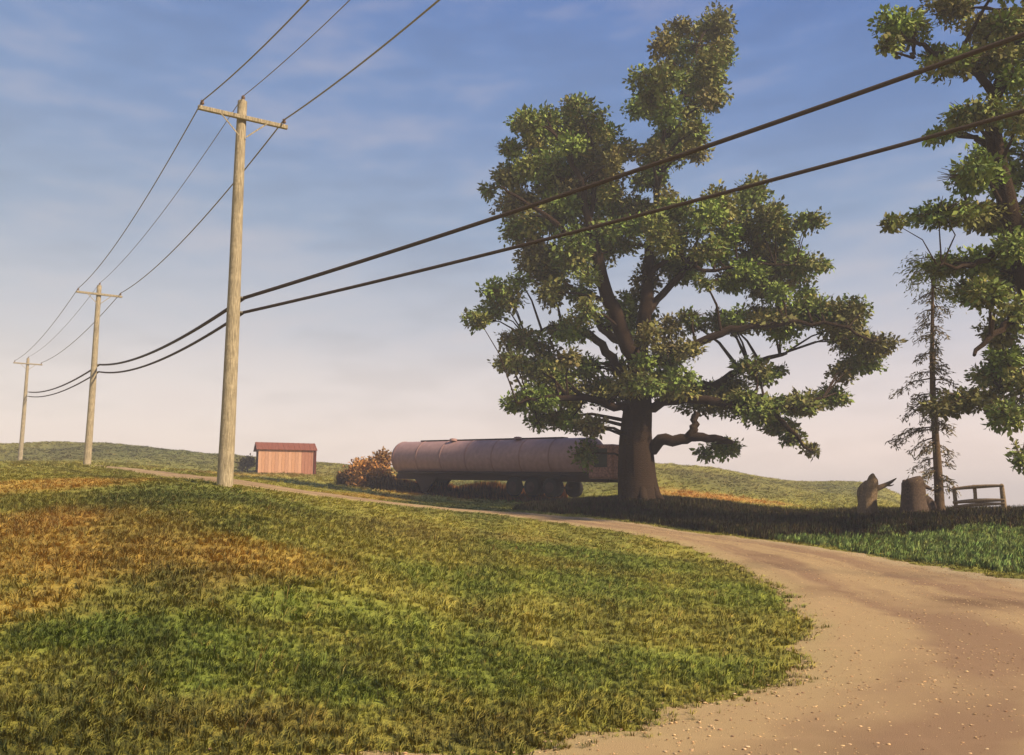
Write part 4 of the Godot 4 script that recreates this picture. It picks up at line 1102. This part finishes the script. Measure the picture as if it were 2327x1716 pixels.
func build_sky() -> Sky:
	var wide := 2048
	var high := 1024
	var img := Image.create(wide, high, false, Image.FORMAT_RGBF)
	var puff := FastNoiseLite.new()
	puff.seed = 31
	puff.frequency = 1.0
	puff.fractal_octaves = 5
	# colour of the air by height in degrees, to the left and to the right of the view
	var steps := [-90.0, -4.0, 0.0, 3.0, 7.0, 12.0, 18.0, 25.0, 34.0, 60.0, 90.0]
	var left := [lin(70, 66, 46), lin(150, 134, 122), lin(241, 216, 200), lin(231, 206, 199), lin(198, 186, 192), lin(152, 160, 182), lin(108, 134, 172), lin(70, 106, 164), lin(46, 86, 156), lin(40, 74, 138), lin(38, 68, 124)]
	var right := [lin(70, 66, 46), lin(150, 134, 122), lin(240, 226, 198), lin(234, 221, 198), lin(216, 209, 196), lin(180, 182, 182), lin(146, 158, 172), lin(126, 146, 172), lin(104, 130, 168), lin(60, 92, 146), lin(38, 68, 124)]
	for y in high:
		var e := 90.0 - 180.0 * (y + 0.5) / high
		var i := 0
		while i < steps.size() - 2 and e > steps[i + 1]:
			i += 1
		var t: float = smoothstep(0.0, 1.0, (e - steps[i]) / (steps[i + 1] - steps[i])) * 0.35 + 0.65 * (e - steps[i]) / (steps[i + 1] - steps[i])
		var cl: Color = left[i].lerp(left[i + 1], t)
		var cr: Color = right[i].lerp(right[i + 1], t)
		var cirrus := lin(206, 190, 182)
		for x in wide:
			var az := (x + 0.5) / wide * TAU - PI
			var c := cl.lerp(cr, 0.5 + 0.5 * sin(clampf(az * 2.1, -PI / 2.0, PI / 2.0)) if absf(az) < PI / 2.0 else (0.5 + 0.5 * signf(az) * clampf(2.0 - absf(az) * 2.0 / PI, 0.0, 1.0)))
			if e > -3.0:
				var sx := sin(az) * 9.0
				var sz := cos(az) * 9.0
				var streak := puff.get_noise_3d(sx * 0.8, e * 0.55 + sx * 0.2, sz * 0.8)
				var veil := puff.get_noise_3d(sx * 0.22 + 40.0, e * 0.06, sz * 0.22)
				var k := clampf(streak * 0.22 + veil * 0.22, -0.12, 0.3)
				if k > 0.0:
					c = c.lerp(cirrus, k)
				else:
					c = c * (1.0 + k * 0.7)
			img.set_pixel(x, y, c)
	var m := PanoramaSkyMaterial.new()
	m.panorama = ImageTexture.create_from_image(img)
	var s := Sky.new()
	s.sky_material = m
	return s


func build_materials() -> void:
	var fine := grain(0.05, 0.78, 1.0, 512, 5)
	var coarse := grain(0.02, 0.55, 1.0, 512, 5)
	var knobs := bumps(0.06, 6.0)
	material("turf", Color.WHITE, 1.0, fine, Vector3(0.9, 0.9, 0.9), knobs)
	var grit := material("gravel", Color.WHITE, 1.0, grain(0.3, 0.55, 1.0, 1024, 3), Vector3(0.55, 0.55, 0.55), bumps(0.22, 9.0, 1024))
	grit.normal_scale = 0.55
	material("stone", Color.WHITE, 0.95)
	var blade := material("blade", Color.WHITE, 0.9)
	blade.backlight_enabled = true
	blade.backlight = Color(0.35, 0.35, 0.3)
	var leaf := material("leaf", Color.WHITE, 0.8)
	leaf.backlight_enabled = true
	leaf.backlight = Color(0.35, 0.38, 0.25)
	material("bark", Color8(84, 64, 48), 1.0, grain(0.05, 0.3, 1.0, 512, 5), Vector3(2.6, 0.4, 2.6), bumps(0.05, 14.0), false)
	material("grey_bark", Color8(128, 104, 80), 1.0, coarse, Vector3(3.0, 0.8, 3.0), knobs, false)
	material("stump", Color8(150, 126, 98), 1.0, coarse, Vector3(3.0, 0.9, 3.0), knobs, false)
	material("fence", Color8(178, 152, 120), 1.0, coarse, Vector3(3.0, 0.9, 3.0), knobs, false)
	material("dark_stump", Color8(112, 92, 78), 1.0, coarse, Vector3(3.0, 0.9, 3.0), knobs, false)
	material("pole", Color8(200, 182, 150), 0.95, coarse, Vector3(3.2, 0.22, 3.2), knobs, false)
	material("ceramic", Color8(120, 96, 78), 0.4)
	material("metal", Color8(110, 104, 96), 0.6)
	material("wire", Color8(150, 140, 128), 0.9)
	material("cable", Color8(72, 60, 52), 0.9)
	material("tank", Color8(176, 140, 134), 0.5, grain(0.012, 0.86, 1.0, 512, 5), Vector3(0.4, 0.4, 0.4), null, false)
	material("tank_band", Color8(152, 118, 112), 0.6)
	material("dark_metal", Color8(58, 44, 38), 0.85)
	material("rubber", Color8(36, 32, 30), 0.95)
	material("pink_paint", Color8(190, 138, 116), 0.7, coarse, Vector3(0.6, 0.6, 0.6), null, false)
	material("dark_glass", Color8(52, 54, 36), 0.5)
	var faint := grain(0.03, 0.8, 1.0, 512, 5)
	material("pink_board_0", Color8(214, 164, 132), 0.95, faint, Vector3(1.5, 0.12, 1.5), null, false)
	material("pink_board_1", Color8(206, 154, 120), 0.95, faint, Vector3(1.5, 0.12, 1.5), null, false)
	material("pink_board_2", Color8(198, 150, 122), 0.95, faint, Vector3(1.5, 0.12, 1.5), null, false)
	material("red_board", Color8(178, 124, 102), 0.95, faint, Vector3(1.5, 0.12, 1.5), null, false)
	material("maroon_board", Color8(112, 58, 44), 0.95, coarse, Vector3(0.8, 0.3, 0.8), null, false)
	material("rust_roof", Color8(170, 102, 80), 0.85, coarse, Vector3(0.6, 0.6, 0.6), null, false)


func _ready() -> void:
	rng.seed = 11
	soft.seed = 3
	soft.frequency = 0.02
	rough.seed = 8
	rough.frequency = 0.02
	rough.fractal_octaves = 4

	# viewer, sky, sun
	var cam := Camera3D.new()
	cam.name = "camera"
	cam.position = Vector3(0, 1.6, 0)
	cam.rotation_degrees.x = 8.48
	cam.fov = 46.44
	cam.near = 0.05
	cam.far = 3000.0
	add_child(cam)
	cam.current = true
	var env := Environment.new()
	env.background_mode = Environment.BG_SKY
	env.sky = build_sky()
	env.background_energy_multiplier = 0.78
	env.tonemap_mode = Environment.TONE_MAPPER_LINEAR
	env.tonemap_exposure = 1.78
	env.fog_enabled = true
	env.fog_density = 0.0018
	env.fog_light_color = Color(0.87, 0.86, 0.88)
	env.sdfgi_enabled = true
	env.ssao_enabled = true
	env.ssil_enabled = true
	var we := WorldEnvironment.new()
	we.name = "environment"
	we.environment = env
	add_child(we)
	var sun := DirectionalLight3D.new()
	sun.name = "sun"
	sun.light_color = Color(1.0, 0.92, 0.79)
	sun.light_energy = 1.3
	sun.light_angular_distance = 3.0
	sun.shadow_enabled = true
	add_child(sun)
	sun.look_at_from_position(Vector3(0.74, 0.64, 0.50), Vector3.ZERO)

	build_materials()
	survey()
	colour_grass()
	build_ground()
	build_drive()
	build_shed()

	# leaf mixtures: every mass of leaves takes one of them, wherever it hangs
	var kinds := [
		[lin(124, 124, 70), lin(112, 110, 64), lin(140, 136, 78), lin(118, 132, 66)],
		[lin(122, 142, 66), lin(134, 150, 74), lin(112, 126, 62)],
		[lin(118, 110, 70), lin(106, 104, 62), lin(130, 124, 72)],
		[lin(108, 124, 62), lin(126, 136, 70), lin(116, 116, 66)]]
	var dark := [lin(92, 80, 56), lin(80, 74, 48), lin(98, 92, 58)]
	build_tree("spreading_tree", "big spreading broadleaf tree with thick dark trunk beside the drive", Vector3(5.69, 0, -39.5), MAIN_LIMBS, MAIN_CLUMPS, 0.21, 4.2, kinds, 1.0)
	build_tree("leaning_tree", "tall leaning tree cut off by the right edge, above the fence", Vector3(16.98, 0, -26), RIGHT_LIMBS, RIGHT_CLUMPS, 0.17, 4.6, kinds, 0.8)
	build_conifer()
	var rust := [lin(184, 130, 68), lin(160, 112, 60), lin(198, 146, 82), lin(140, 104, 60)]
	build_bush("rusty_bush", "rounded rust orange bush at the left end of the tank trailer", Vector3(-9.4, 0, -58.0), [[-1.1, 0.7, 0, 0.9, 1.0], [0.0, 1.2, 0.2, 1.2, 1.2], [0.9, 1.9, -0.2, 1.0, 1.0], [0.9, 0.6, 0.8, 1.3, 0.9], [-0.4, 0.5, 0.9, 1.1, 0.7], [-0.6, 1.5, -0.4, 0.8, 0.8]], rust, 0.2, 6.0)
	build_bush("dark_bush", "small dark bush against the left end of the pink shed", Vector3(-24.0, 0, -79.5), [[-0.3, 0.6, 0, 0.7, 0.7], [0.3, 0.9, 0, 0.7, 0.7]], dark, 0.25, 4.0)
	build_trailer()
	build_stumps()
	build_fence()
	build_lines()
	build_grass()
